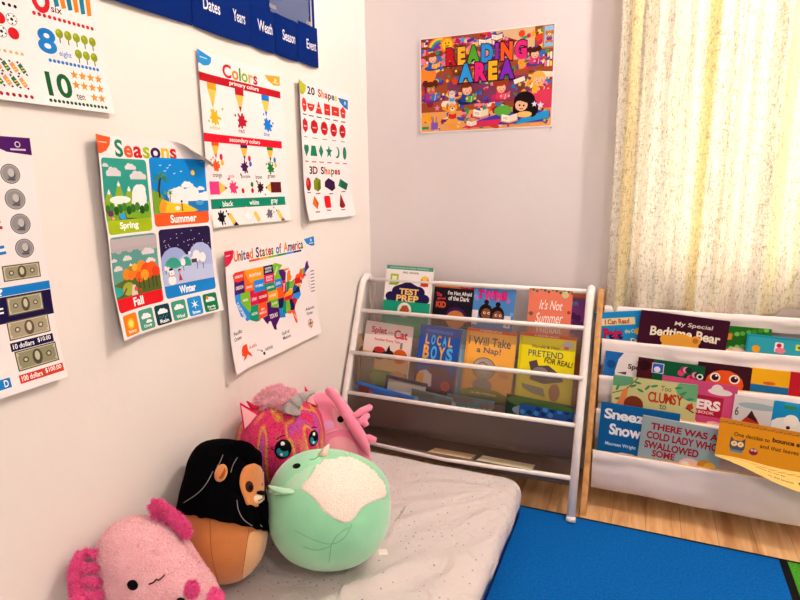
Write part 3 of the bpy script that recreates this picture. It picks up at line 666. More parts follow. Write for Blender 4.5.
# reading area poster on the back wall
a = Art(.465, .320)
a.rect(.004, .004, .461, .316, '#9c4a2c'); a.clip = (.004, .004, .461, .316)
g = random.Random(3)
cols = ['#d8431f', '#f0a030', '#5a2a8c', '#2a6fc0', '#c81f62', '#f4d060', '#7a3a1c', '#2f9a5c', '#e87a9c', '#f4e6d0', '#8c1f3c', '#3a4ab0']
a.rect(.004, .215, .095, .316, '#7a3a20'); a.rect(.375, .205, .461, .316, '#8c4a28'); a.rect(.004, .004, .461, .07, '#e8a25c'); a.rect(.1, .09, .40, .17, '#7a3a5c')
a.rect(.235, .22, .40, .316, '#d8b488')
for x0, y0, n_ in ((.006, .29, 9), (.006, .262, 8), (.006, .225, 9), (.425, .19, 5), (.425, .212, 5), (.425, .15, 4)):
    for k in range(n_): a.rect(x0+.0085*k, y0, x0+.0085*k+.007, y0+g.uniform(.014, .022), g.choice(cols))
for k in range(420):
    x, y, s = g.uniform(.01, .45), g.uniform(.01, .31), g.uniform(.004, .013) if k > 120 else g.uniform(.012, .020)
    c__ = 0
    t = g.random()
    if t < .4: an = g.uniform(-.6, .6); c_, s_ = math.cos(an), math.sin(an); a.poly([(x+(p*c_-q*s_)*s, y+(p*s_+q*c_)*s) for p, q in ((-1.3, -.5), (1.3, -.5), (1.3, .5), (-1.3, .5))], g.choice(cols))
    elif t < .75: a.circ(x, y, s*.7, g.choice(cols), n=9)
    else: a.star(x, y, s, g.choice(cols), 5)
for r_, c in ((.052, '#d83a2c'), (.047, '#f0a030'), (.042, '#f4d84a'), (.037, '#4fae4a'), (.032, '#3a7ad0'), (.027, '#6a3a9c')): a.circ(.075, .272, r_, c, r_, a0=20, a1=160)
a.star(.100, .291, .030, '#f08a1e', 12, .75); a.circ(.100, .291, .019, '#f9c62a'); a.circ(.094, .295, .0025, '#3a1c10'); a.circ(.106, .296, .0025, '#3a1c10'); a.circ(.1, .288, .007, '#a8381e', .004, a0=180, a1=360)
a.star(.155, .300, .013, '#4aa0e8'); a.star(.14, .275, .009, '#f4d84a')
def openbook(x, y, s, c='#f4ecdc', cv='#c83a2c'):
    a.poly([(x-s*1.1, y-s*.45), (x, y-s*.7), (x+s*1.1, y-s*.45), (x+s*1.1, y+s*.35), (x, y+s*.1), (x-s*1.1, y+s*.35)], cv)
    a.poly([(x-s, y-s*.3), (x, y-s*.55), (x, y+s*.25), (x-s, y+s*.5)], c); a.poly([(x+s, y-s*.3), (x, y-s*.55), (x, y+s*.25), (x+s, y+s*.5)], '#e8dcc4')
    for q in (.1, -.08): a.line([(x-s*.8, y+s*q+.0*s), (x-s*.2, y+s*(q-.12))], s*.07, '#a08a8c')
def kid(x, y, s, hair, shirt, book, skin='#f0b890', long=0, pants='#3a4a9c', buns=0):
    a.circ(x-.2*s, y-1.9*s, 1.5*s, pants, .5*s); a.circ(x+.9*s, y-1.9*s, .8*s, pants, .4*s)
    a.poly([(x-.9*s, y-1.9*s), (x-.8*s, y-.7*s), (x-.2*s, y-.4*s), (x+.4*s, y-.5*s), (x+1.0*s, y-1.1*s), (x+.8*s, y-2*s)], shirt)
    if long: a.circ(x, y-.1*s, 1.25*s, hair, 1.3*s); a.circ(x-.9*s, y-.9*s, .6*s, hair, .9*s)
    a.circ(x, y+.2*s, 1.08*s, hair, 1.0*s)
    if buns: a.circ(x-.9*s, y+.9*s, .55*s, hair); a.circ(x+.9*s, y+.9*s, .55*s, hair)
    a.circ(x+.12*s, y-.1*s, .82*s, skin, .78*s); a.poly([(x-.8*s, y+.3*s), (x+.2*s, y+.25*s), (x+.9*s, y+.5*s), (x+.5*s, y+1.0*s), (x-.5*s, y+.95*s)], hair)
    for q in (-.2, .45): a.circ(x+q*s, y-.12*s, .15*s, '#f8f4f0', n=8); a.circ(x+q*s+.03*s, y-.14*s, .1*s, '#2a1410', n=7)
    a.circ(x+.16*s, y-.5*s, .24*s, '#a8382c', .12*s, a0=180, a1=360, n=6); a.circ(x-.42*s, y-.38*s, .14*s, '#ee8a78', n=7); a.circ(x+.66*s, y-.38*s, .14*s, '#ee8a78', n=7)
    if book:
        a.poly([(x-.1*s, y-1.9*s), (x+.1*s, y-.95*s), (x+.95*s, y-1.1*s), (x+1.8*s, y-.6*s), (x+1.7*s, y-1.6*s), (x+.8*s, y-2.05*s)], book)
        a.line([(x+.95*s, y-1.1*s), (x+.8*s, y-2.0*s)], .08*s, '#f4ecdc'); a.circ(x+.1*s, y-1.4*s, .22*s, skin, n=8); a.circ(x+1.5*s, y-1.5*s, .2*s, skin, n=8)
def plushy(x, y, s, c='#f0a848', book='#c8302c'):
    a.circ(x, y-1.6*s, 1.0*s, c, 1.1*s); a.circ(x-.9*s, y+.2*s, .4*s, '#b86a24', .7*s); a.circ(x+.9*s, y+.2*s, .4*s, '#b86a24', .7*s); a.circ(x, y, .95*s, c, .85*s)
    a.circ(x, y-.3*s, .5*s, '#f8dcb0', .4*s); a.circ(x, y-.15*s, .18*s, '#2a1410', n=7); a.circ(x-.35*s, y+.15*s, .12*s, '#2a1410', n=6); a.circ(x+.35*s, y+.15*s, .12*s, '#2a1410', n=6)
    a.poly([(x-.8*s, y-2.0*s), (x-.8*s, y-1.1*s), (x, y-1.3*s), (x+.8*s, y-1.1*s), (x+.8*s, y-2.0*s), (x, y-2.2*s)], book)
    a.circ(x-.8*s, y-2.6*s, .5*s, c, .4*s); a.circ(x+.8*s, y-2.6*s, .5*s, c, .4*s)
a.circ(.03, .20, .03, '#f08a2c', .035)
kid(.045, .250, .017, '#8c3a1c', '#2a5cb8', '#f0a83c', pants='#2a4a9c'); kid(.400, .232, .016, '#4a1c1c', '#d83a7c', '#a8247c', buns=1, pants='#5a3a8c')
a.rect(.425, .245, .461, .316, '#b87a4c'); a.rect(.431, .250, .459, .312, '#8cc0e8'); plushy(.446, .290, .010, '#c87a34', '#7a2a8c')
kid(.038, .150, .020, '#5a2418', '#b02a8c', '#2a7ac8', '#b8754a', buns=1, pants='#7a2a8c'); kid(.415, .152, .022, '#f0b44c', '#f0b02c', '#c83a3c', pants='#d8437c', long=0)
kid(.170, .138, .021, '#7a2c1a', '#23409c', '#5caa3c', pants='#1c2c5c'); kid(.290, .135, .019, '#9c3a1c', '#d8305c', '#e85a6c', pants='#b02a5c', buns=1)
plushy(.120, .082, .018); plushy(.118, .128, .012, '#d8cce0', '#4aa0c8'); a.star(.022, .050, .022, '#f0a82c', 5, .5, .2); a.rect(.040, .010, .066, .036, '#8c5ac0'); 
for k in range(5): a.line([(.046+.004*k, .034), (.042+.006*k, .055)], .003, ['#d83a2c', '#2a7ac8', '#f0c83c', '#2f9a5c', '#e87a9c'][k])
a.poly([(.17, .012), (.43, .018), (.45, .045), (.40, .062), (.28, .050), (.2, .03)], '#4a3ab0'); a.poly([(.34, .012), (.455, .03), (.452, .055), (.36, .03)], '#2a9ad8'); a.poly([(.15, .01), (.2, .03), (.3, .034), (.28, .012)], '#d8305c')
a.circ(.445, .09, .045, '#d83a5c', .03); a.circ(.30, .06, .03, '#5caa3c', .018); a.circ(.38, .055, .04, '#2a3a8c', .014)
a.circ(.372, .085, .036, '#1c1014', .033); a.circ(.40, .062, .018, '#1c1014', .028); a.circ(.345, .062, .012, '#1c1014', .02)
a.circ(.362, .074, .021, '#f2bc94', .019); a.poly([(.338, .088), (.36, .088), (.385, .078), (.384, .1), (.355, .106)], '#1c1014'); a.circ(.356, .074, .0032, '#1c1014'); a.circ(.370, .072, .0032, '#1c1014'); a.circ(.362, .064, .007, '#b03a2c', .0035, a0=180, a1=360)
a.circ(.372, .044, .026, '#f0c070', .010); openbook(.322, .036, .026, cv='#e0a060'); openbook(.222, .058, .026, cv='#e0a060'); openbook(.19, .025, .018, cv='#c83a2c'); openbook(.235, .285, .022, cv='#4a7ac0'); openbook(.275, .297, .018)
a.star(.425, .07, .012, '#e8dcf4', 5, .5); a.star(.405, .075, .010, '#e8dcf4', 5, .5)
a.letters('READING', .100, .224, .372, .274, [RED, YEL, '#4caa2c', '#2a8fe0', '#8c2a9c', '#ee5a1e', '#e0247c'], .062, ('#3a1030', .115), gap=.26)
a.letters('AREA', .148, .166, .330, .218, ['#2a9ae8', '#e0247c', '#f5b81e', '#7a2ab8'], .062, ('#3a1030', .115), gap=.26)
poster('reading_poster', 'purple and orange picture poster titled Reading Area on the back wall', a, 'back', .216, 1.185,
       lambda u, v: .0015 + .004*max(0, 1-u/.08)**2, back='#e8dcdc')
for x, z in ((.214, 1.19), (.679, 1.184)):
    o = MB().ball((x, -.004, z), (.004, .003, .004), '#c9b9b5', 2).build('poster_putty')
    tag(o, 'grey putty dab holding the %s bottom corner of the Reading Area poster' % ('left' if x < .4 else 'right'), 'putty', 'poster putty dabs')

# calendar pocket chart
t = thing('pocket_chart', 'navy blue calendar pocket chart with white word labels on the left wall', 'pocket chart', (0, -1.093, 1.366))
MB().box(.001, -.30, .10, .004, .735, .78, 'navy_cloth').box(.001, -.30, 0.004, .004, .735, .10, 'navy_cloth').build('backing', t)
xs = [-.30, .195, .516, .631, .752]
def strip(u0, u1, z0, z1, words, name='label_pocket'):
    mb = MB(); n = 14
    def at(u, v, h): return (.006 + .006*math.sin(PI*min(1, max(0, (u)/(u1-u0)))) + h, u0+u, z0+v - .004*math.sin(PI*u/(u1-u0)))
    vs = [at((u1-u0)*i/n, (z1-z0)*j, 0) for j in (0, 1) for i in range(n+1)]
    mb.add(vs, [(i, i+1, i+n+2, i+n+1) for i in range(n)], 'navy_cloth', True)
    vs = [at((u1-u0)*i/n, (z1-z0)*j, -.0015) for j in (0, 1) for i in range(n+1)]
    mb.add(vs, [(i, i+1, i+n+2, i+n+1)[::-1] for i in range(n)], 'navy_cloth', True)
    b = Art(u1-u0, z1-z0)
    for w_, x0, x1 in words: b.text(w_, x0-u0, .048, x1-u0, .075, '#e4e6f0', .012)
    b.emit(mb, at, .03); return mb.build(name, t)
strip(-.295, .194, .0, .100, []); strip(.197, .412, .0, .104, [('Dates', .232, .286), ('Years', .335, .385)]); strip(.414, .515, .0, .106, [('Weath', .436, .502)])
strip(.518, .629, .0, .110, [('Season', .548, .613)]); strip(.632, .745, .002, .118, [('Event', .672, .730)])
for u0, u1, z0, z1 in ((.50, .70, .108, .20), (.12, .48, .13, .24), (-.28, .10, .13, .24), (.12, .70, .27, .40), (-.28, .10, .27, .40)): MB().box(.006, u0, z0, .0068, u1, z1, 'vinyl').build('clear_pocket', t)
MB().box(.004, .712, .10, .0065, .716, .78, '#c8d0e4').build('piping', t)
for u in (.395, .50, .685): MB().box(.0052, u, .118, .0058, u+.03, .128, '#d8b48c').build('date_card', t)

# ------------------------------------------------------------------ book shelves
def leg_y(z): return -.39 + .427*z
L0, L1 = .022, .838
RAILS = [(-.157, .548), (-.229, .405), (-.277, .267), (-.339, .122)]
t = thing('book_sling_shelf', 'white metal sling shelf with grey netting pockets beside the left wall', 'bookshelf', (0, 0, 0))
for x in (L0, L1):
    arc = [(x, -.115 + .02*0, .640)]
    pts = [(x, leg_y(.006)+.0, .007), (x, leg_y(.30), .30), (x, leg_y(.58), .58), (x, -.125, .625), (x, -.108, .652), (x, -.085, .664), (x, -.060, .658), (x, -.042, .635), (x, -.036, .60), (x, -.032, .30), (x, -.030, .007 if x > .5 else .001)]
    mb = MB(); mb.tube(pts, .0125, 'white_metal', 12); mb.build('side_frame', t)
    MB().tube([(x, leg_y(.006), .0065), (x, leg_y(.02), .02)], .0145, 'white_metal', 12).build('foot_cap', t)
for y, z in RAILS: MB().tube([(L0, y, z), ((L0+L1)/2, y, z-(.014 if z < .2 else .002)), (L1, y, z)], .0076, 'white_metal', 10).build('front_rail', t)
MB().tube([(L0, -.080, .652), (L1, -.080, .652)], .0085, 'white_metal', 10).build('top_rail', t)
MB().tube([(L0, -.031, .09), (L1, -.031, .09)], .007, 'white_metal', 8).build('rear_rail', t)

def sling(parent, x0, x1, prof, mats, name='sling', sag=.006, th=.0012, nx=24, seed=1):
    """cloth trough hung along prof [(y, z)...]; mats = (front, back) with the change at the lowest point"""
    P = [Vector((0, a, b)) for a, b in prof]
    for _ in range(2):
        Q = [P[0]]
        for a, b in zip(P, P[1:]): Q += [a*.75+b*.25, a*.25+b*.75]
        P = Q + [P[-1]]
    mb = MB(); n = len(P); low = min(range(n), key=lambda i: P[i].z)
    def pt(i, j, h):
        u = i/nx; e = math.sin(PI*u)**.6 * math.sin(PI*j/(n-1)); w = noise.noise(Vector((u*6, j*.35, seed*3.1)))*.006*math.sin(PI*j/(n-1))
        return (x0+(x1-x0)*u, P[j].y + w - h, P[j].z - sag*e + w*.4)
    for k, (ja, jb) in enumerate(((0, low), (low, n-1))):
        vs = [pt(i, j, h) for h in (0, th) for j in range(ja, jb+1) for i in range(nx+1)]
        m_ = jb-ja+1; o = m_*(nx+1); fs = []
        for j in range(m_-1):
            for i in range(nx):
                a = j*(nx+1)+i; fs.append((a, a+1, a+nx+2, a+nx+1))
                if mats[k] not in ('mesh', 'mesh_back', 'mesh_low'): fs.append(tuple(q+o for q in (a, a+nx+1, a+nx+2, a+1)))
        mb.add(vs, fs, mats[k], True)
    return mb.build(name, parent)
chain = [(-.080, .652)] + RAILS
for k in range(4):
    (ry, rz), (by, bz) = chain[k+1], chain[k]
    d = (.135, .135, .125, .045)[k]
    if k == 3: prof = [(ry-.002, rz+.004), (ry-.004, rz-.02), (ry+.02, rz-.04), (ry+.09, rz-.035), (ry+.16, rz-.02), (ry+.19, rz+.03), (-.14, .20)]
    elif k == 2: prof = [(ry-.004, rz+.002), (ry-.012, rz-.06), (ry-.008, rz-.115), (ry+.03, rz-.128), (ry+.068, rz-.10), (by+.012, bz-.05), (by+.006, bz-.010)]
    else: prof = [(ry-.004, rz+.002), (ry-.010, rz-.06), (ry-.002, rz-d+.02), (ry+.022, rz-d), (ry+.046, rz-d+.03), (by+.012, bz-.05), (by+.006, bz-.010)]
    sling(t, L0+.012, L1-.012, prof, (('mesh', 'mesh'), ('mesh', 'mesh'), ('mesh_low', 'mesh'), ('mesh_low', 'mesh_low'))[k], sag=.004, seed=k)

# wooden shelf
t2 = thing('wooden_sling_shelf', 'wooden bookshelf with white canvas slings under the curtain', 'bookshelf', (0, 0, 0))
def wl(z): return -.322 + .40*z
WRAIL = [(-.110, .502), (-.152, .393), (-.200, .296), (-.252, .180)]
W0, W1 = .868, 1.56
for x in (W0, W1):
    mb = MB()
    for a, b, wd_ in (((wl(.001), .001), (wl(.655), .655), .024), ((-.035, .001), (-.035, .655), .024)):
        mb.add([(x-.0085, a[0]-wd_/2, a[1]), (x+.0085, a[0]-wd_/2, a[1]), (x+.0085, a[0]+wd_/2, a[1]), (x-.0085, a[0]+wd_/2, a[1]),
                (x-.0085, b[0]-wd_/2, b[1]), (x+.0085, b[0]-wd_/2, b[1]), (x+.0085, b[0]+wd_/2, b[1]), (x-.0085, b[0]+wd_/2, b[1])],
               [(0, 3, 2, 1), (4, 5, 6, 7), (0, 1, 5, 4), (1, 2, 6, 5), (2, 3, 7, 6), (3, 0, 4, 7)], 'pine')
    mb.box(x-.0085, -.25, .08, x+.0085, -.03, .11, 'pine')
    mb.build('side_frame', t2)
    for z in (.06, .19):
        MB().tube([(x-.0095 if x < 1 else x+.0095, wl(z), z), (x-.0075 if x < 1 else x+.0075, wl(z), z)], .004, '#2a1c14', 8).build('screw', t2)
chain2 = [(-.072, .603)] + WRAIL
for y, z in chain2: MB().tube([(W0, y+.004, z-.004), (W1, y+.004, z-.004)], .008, 'pine', 8).build('dowel', t2)
for k in range(4):
    (ry, rz), (by, bz) = chain2[k+1], chain2[k]
    d = (.085, .085, .10, .118)[k]
    prof = [(ry+.012, rz-.006), (ry+.004, rz+.006), (ry-.007, rz+.002), (ry-.010, rz-.03), (ry-.012, rz-d*.6), (ry-.006, rz-d), (ry+.018, rz-d-.008), (ry+.032, rz-d+.03), (by+.018, bz-.05), (by+.015, bz-.012)]
    sling(t2, W0+.014, W1-.014, prof, ('canvas', 'canvas'), 'canvas_sling', sag=.005, nx=40, seed=20+k)
sling(t2, W0+.014, W1-.014, [(-.066, .585), (-.062, .60), (-.072, .613), (-.084, .606), (-.084, .585), (-.080, .562)], ('canvas', 'canvas'), 'canvas_band', sag=.003, nx=40, seed=31)

# ------------------------------------------------------------------ books
def book(label, w, h, th, loc, tilt, roll, yaw, art, cover, spine=None, group='picture books in the netting shelf', flap=None):
    """loc = middle of the bottom edge; leans back by tilt, turns in its own plane by roll"""
    m = Matrix.Translation(loc) @ Matrix.Rotation(R(yaw), 4, 'Z') @ Matrix.Rotation(R(-tilt), 4, 'X') @ Matrix.Rotation(R(roll), 4, 'Y')
    o = thing('book', label, 'book', group=group); o.matrix_world = m; o.location = m.to_translation(); o.rotation_euler = m.to_euler()
    mb = MB(); c = .0016; x0, x1 = -w/2, w/2
    mb.box(x0, -th/2, 0, x1, -th/2+c, h, cover, .0006); mb.box(x0, th/2-c, 0, x1, th/2, h, cover, .0006)
    mb.box(x0-.0006, -th/2, 0, x0+c, th/2, h, spine or cover, .0006)
    if art:
        a = Art(w, h, unit=True); art(a)
        a.emit(mb, lambda u, v, hh: (x0+u, -th/2-.0001-hh, v), lay=.00007)
    mb.build('cover', o)
    MB().box(x0+c, -th/2+c, .002, x1-.002, th/2-c, h-.002, 'pages').build('pages', o)
    return o

def art_test(a):
    a.rect(0, 0, 1, 1, '#efeaea'); a.rect(0, .945, 1, 1, '#4f9a86'); a.text('STANDARDS ALIGNED PRACTICE', .08, .962, .9, .982, '#bfe0d4', .01)
    a.text('3RD GRADE', .36, .895, .70, .920, '#3a3a40', .02)
    a.rect(.10, .72, .28, .88, '#a6b93a', .02); a.rect(.14, .76, .24, .85, '#e8ecd0'); a.line([(.08, .73), (.3, .76)], .03, '#7d9c2a')
    a.circ(.84, .80, .09, '#e08a1e', .11); a.circ(.84, .84, .055, '#f3c94a'); a.rect(.76, .73, .92, .78, '#c23a24')
    for x, y, r_ in ((.15, .56, .12), (.3, .64, .14), (.5, .68, .17), (.72, .64, .15), (.85, .55, .13), (.5, .56, .36)): a.circ(x, y, r_, '#22164a', r_*.8)
    a.rect(.06, .46, .94, .60, '#22164a'); a.text('TEST', .33, .60, .73, .68, '#f0c872', .035); a.text('PREP', .28, .50, .74, .585, '#f0c872', .035)
    a.rect(0, 0, 1, .50, '#189a78'); a.circ(.47, .38, .15, '#e8e4dc'); a.poly([(.36, .35), (.42, .44), (.52, .45), (.58, .38), (.54, .33), (.44, .31)], '#b05a2c')
    a.rect(.1, .05, .9, .2, '#3ab08c')
book('white Test Prep workbook, topmost and leftmost in the netting shelf', .186, .262, .010, (.191, -.128, .452), 13, 1.5, 0, art_test, '#e6e0dc')
def art_dark(a):
    a.rect(0, 0, 1, 1, '#1a1420'); a.rect(0, .91, 1, 1, '#e07a2a'); a.rect(.66, .91, 1, 1, '#c8242c'); a.text('LEVEL', .72, .935, .92, .965, '#f4e0d0')
    a.text('The', .06, .76, .2, .82, '#d83a4c', .03); a.text('good', .1, .70, .30, .75, '#d83a4c', .03); a.text('KID', .08, .58, .32, .67, '#d8522c', .05)
    a.text("I'm Not Afraid", .36, .80, .95, .86, '#f0ecec', .02); a.text('of the Dark', .38, .71, .90, .78, '#f0ecec', .02)
    a.circ(.6, .44, .27, '#3a1c5c', .25); a.circ(.6, .40, .24, '#c8783c', .22); a.circ(.34, .40, .05, '#c8783c'); a.circ(.86, .40, .05, '#c8783c')
    a.circ(.5, .42, .04, '#f4f0ea'); a.circ(.7, .42, .04, '#f4f0ea'); a.circ(.5, .42, .02, '#1a1014'); a.circ(.7, .42, .02, '#1a1014')
book("dark book titled I'm Not Afraid of the Dark, right of the Test Prep workbook", .148, .218, .007, (.367, -.125, .444), 13, 1.5, 0, art_dark, '#1a1420')
def art_twins(a):
    a.rect(0, 0, 1, 1, '#4a86c8'); 
    for k in range(14): a.circ((k*.37) % 1, .55+(k*.23) % .45, .05, ['#7aa8e0', '#9a7ac8'][k % 2])
    a.letters('TWINS', .12, .81, .80, .94, ['#d8247c', '#e0348c'], .05, ('#5a1a5c', .08), gap=.1)
    a.rect(0, .36, .16, .6, '#f0e4e4'); a.rect(.80, .36, .95, .56, '#f0e4e4'); a.circ(.06, .44, .03, '#d84a5c'); a.circ(.88, .4, .03, '#e08a3c')
    for x, y in ((.34, .58), (.62, .56)):
        a.circ(x, y, .17, '#1c1014', .2); a.circ(x, y+.17, .06, '#1c1014'); a.circ(x+.02, y-.03, .12, '#8c4e2c', .14)
        for q in (-.04, .06): a.circ(x+q+.02, y-.01, .03, '#f6f0ea'); a.circ(x+q+.025, y-.01, .017, '#1c1014')
        a.circ(x+.03, y-.10, .03, '#7a1c24', .014)
    a.rect(0, 0, 1, .22, '#e0b040'); a.circ(.3, .12, .16, '#c84a8c'); a.circ(.66, .12, .16, '#e8c84a')
book('blue book titled Twins in the top row of the netting shelf', .148, .210, .007, (.510, -.124, .442), 13, 2.5, 0, art_twins, '#4a86c8')
def art_summer(a):
    a.rect(0, 0, 1, 1, '#e07860'); 
    for k in range(12): a.circ(k/11, 1-.02*(k % 3), .035, '#3f6a4c'); 
    a.circ(.84, .93, .08, '#c8c08a')
    a.text("It's Not", .26, .68, .78, .83, '#f4e6e0', .01, shear=.15); a.text('Summer', .18, .47, .80, .63, '#f4e6e0', .01, shear=.2, rot=.06); a.text('Without', .20, .31, .80, .45, '#f4e6e0', .01, shear=.1, rot=.05); a.text('You', .35, .12, .66, .26, '#f4e6e0', .01, shear=.1)
    a.circ(.08, .60, .05, '#a8342c'); a.star(.06, .6, .06, '#3f6a4c', 5, .4); a.circ(.95, .66, .04, '#a8342c')
book("salmon pink book titled It's Not Summer Without You, top row of the netting shelf", .140, .212, .018, (.708, -.128, .446), 12, 1.0, 0, art_summer, '#e07860', '#d8705a')
def art_violet(a):
    a.rect(0, 0, 1, 1, '#7a3a7c'); a.rect(0, .93, 1, 1, '#d8601e'); a.text('READER', .1, .80, .75, .86, '#4a90d8', .03)
    for k in range(16): a.circ(.1+(k*.31) % .8, .15+(k*.19) % .6, .1, ['#4a2058', '#a85aa0', '#5a2a70'][k % 3])
book('violet book with an orange top band at the right end of the top row', .115, .205, .006, (.768, -.108, .442), 13, 1, 0, art_violet, '#7a3a7c')

# second row
def art_splat(a):
    a.rect(0, 0, 1, 1, '#ecd8d4'); a.rect(0, 0, 1, .52, '#e8c088'); a.rect(0, 0, .28, .46, '#8a8472'); a.rect(.26, 0, 1, .24, '#8aa060')
    a.text('Splat', .14, .80, .46, .92, '#c81e48', .035); a.text('and the', .49, .84, .60, .87, '#4a3a3a'); a.text('Cat', .63, .78, .90, .91, '#c81e48', .035)
    a.text('Another Funny Tale', .22, .69, .76, .745, '#c8482c', .02)
    a.circ(.36, .50, .15, '#241c20', .12); a.circ(.35, .56, .12, '#c8302c', .06); a.poly([(.48, .50), (.55, .66), (.62, .50)], '#241c20'); a.circ(.58, .50, .1, '#241c20', .09)
    a.circ(.80, .50, .15, '#e0621e', .14); a.line([(.80, .62), (.80, .72)], .05, '#7a7468'); a.circ(.80, .15, .16, '#d8a070', .15); a.circ(.4, .12, .18, '#a0b070', .1)
book('pale pink picture book with crimson title, leftmost in the second netting row', .190, .228, .008, (.135, -.203, .283), 14, 3.0, 0, art_splat, '#e6d4d0')
def art_brown(a):
    a.rect(0, 0, 1, 1, '#d8b088'); a.circ(.3, .6, .3, '#8a6a4a'); a.rect(.1, .1, .3, .5, '#3a2420'); a.circ(.2, .5, .08, '#c8402c'); a.rect(.4, .2, .8, .7, '#b08a6c')
book('small tan book behind the pale pink picture book at the left frame', .10, .175, .005, (.075, -.190, .286), 14, -2, 0, art_brown, '#c8a078')
def art_boys(a):
    a.rect(0, 0, 1, 1, '#2350a8'); a.text('THE KINDNESS SERIES', .14, .90, .80, .94, '#5a8ae0', .02)
    O_, B_ = '#f0b040', '#5ab8ee'
    for k, ch in enumerate('LOCAL'): a.text(ch, .16+.14*k, .72, .25+.14*k, .86, [O_, B_][k % 2], .03)
    for k, ch in enumerate('BOYS'): a.text(ch, .14+.19*k, .50, .27+.19*k, .69, [O_, B_][k % 2], .035)
    a.circ(.5, .44, .12, '#1c3070', .03); a.rect(0, 0, 1, .30, '#5a2a50'); a.circ(.55, .34, .28, '#5a3a3c', .08)
    a.poly([(.06, .06), (.1, .28), (.26, .32), (.42, .26), (.44, .08)], '#e8e0d8'); a.poly([(.04, .08), (.06, .24), (.22, .28), (.24, .08)], '#f0a82c'); a.circ(.25, .04, .2, '#2a1c1c', .04)
    a.circ(.78, .12, .11, '#d8562c'); a.circ(.78, .12, .08, '#b8442c')
book('blue book with orange and light blue capital letters, second row', .152, .232, .012, (.335, -.205, .284), 14, 3.5, 0, art_boys, '#2350a8', '#2350a8')
def art_lightblue(a): a.rect(0, 0, 1, 1, '#8cc8e0'); a.rect(.1, .1, .9, .9, '#e8d8b0')
book('pale book edge peeking out behind the blue book in the second row', .150, .226, .008, (.357, -.189, .286), 13, 2.0, 0, art_lightblue, '#9ad0e4')
def mo_head(a, top):
    a.rect(0, .955, 1, 1, '#e0582a'); a.text(top, .26, .966, .70, .986, '#f8e8d8', .02)
def art_nap(a):
    a.rect(0, 0, 1, 1, '#f2b04c'); a.rect(0, 0, .05, .955, '#e89c3c'); mo_head(a, 'A READER BOOK')
    a.text('I Will Take', .06, .765, .90, .885, '#4a5668', .015); a.text('a Nap!', .24, .635, .72, .745, '#4a5668', .015)
    a.circ(.42, .44, .24, '#4a4644', .22); a.circ(.42, .44, .225, '#b0a498', .206); a.circ(.42, .42, .12, '#c4b8ac', .1); a.line([(.3, .5), (.4, .53), (.5, .48)], .016, '#4a4644'); a.line([(.34, .42), (.5, .44)], .014, '#4a4644')
    a.circ(.42, .20, .2, '#9a9086', .14); a.circ(.82, .37, .11, '#e09078', .05)
    a.poly([(.0, 0), (.0, .1), (.3, .16), (.7, .15), (1, .08), (1, 0)], '#8a8c3a'); a.text('by Mo Willems', .22, .06, .72, .10, '#f0e4c8', .02)
book('orange book titled I Will Take a Nap in the second row', .172, .238, .011, (.521, -.205, .282), 14, 2.2, 0, art_nap, '#f0a840', '#e08a34')
def art_pretend(a):
    a.rect(0, 0, 1, 1, '#e8d81c'); a.rect(0, 0, .05, .955, '#d4c414'); mo_head(a, 'A READER BOOK')
    a.text('Harold & Hog', .24, .79, .72, .845, '#4a4a44', .015); a.text('PRETEND', .18, .685, .80, .77, '#4a5a58', .012); a.text('FOR REAL!', .48, .60, .97, .67, '#33302c', .025, rot=-.08)
    a.circ(.87, .885, .10, '#c8b8c0', .065); a.circ(.84, .84, .05, '#e06a4c', .03)
    a.poly([(.2, .60), (.34, .64), (.38, .56), (.56, .58), (.8, .46), (.84, .38), (.5, .32), (.24, .36), (.26, .46)], '#5c4a4c'); a.circ(.42, .48, .14, '#8c7c7c', .09); a.circ(.62, .4, .17, '#6a5858', .07)
    a.poly([(.10, .30), (.5, .26), (.55, .14), (.3, .18), (.12, .24)], '#8a8468'); a.circ(.70, .22, .10, '#b0764a', .16); a.rect(0, 0, 1, .08, '#b07a3c'); a.text('Jon Agee', .42, .03, .76, .07, '#e8d8b0', .02)
book('bright yellow book with the words Pretend for Real, second netting row', .180, .238, .013, (.712, -.205, .283), 14, 1.2, 0, art_pretend, '#e4d41c', '#c8b818')
def art_brown2(a): a.rect(0, 0, 1, 1, '#8c4a34'); a.circ(.8, .8, .12, '#c87a5c')
book('brown book half hidden behind the yellow book at the right frame', .145, .222, .006, (.748, -.189, .286), 13, 0, 0, art_brown2, '#7a4030')

# third row: thin books slumped in the pocket, only their tops above the rail
def art_blue3(a): a.rect(0, 0, 1, 1, '#2f6ac0'); a.rect(.02, 0, .98, .93, '#6a3430'); a.circ(.3, .7, .1, '#b85a3c'); a.circ(.6, .6, .2, '#5a3040', .1); a.circ(.5, .85, .3, '#3a5aa0', .05)
def art_navy(a): a.rect(0, 0, 1, 1, '#1c2a6c'); a.rect(.06, 0, .98, .93, '#e4dcd2')
def art_grey(a): a.rect(0, 0, 1, 1, '#5c6a72'); [a.circ((k*.37) % 1, .5+(k*.17) % .5, .06, ['#2c3a48', '#8a98a0', '#6a5c50'][k % 3]) for k in range(24)]
def art_green3(a): a.rect(0, 0, 1, 1, '#1f3a30'); a.circ(.5, .9, .5, '#4a7a2c', .1); a.circ(.4, .7, .3, '#8aa0b0', .1)
def art_blue4(a): a.rect(0, 0, 1, 1, '#1f4a8c'); [a.circ((k*.29) % 1, .6+(k*.13) % .4, .05, ['#3a7ac0', '#142c5c'][k % 2]) for k in range(18)]
book('thin book with a bright blue edge at the left of the third pocket', .220, .134, .005, (.160, -.262, .163), -2, 8.0, 0, art_blue3, '#2f7ad0')
book('white and navy book standing behind the blue edged book, third pocket', .160, .165, .007, (.222, -.236, .158), 10, 5.0, 0, art_navy, '#16205c')
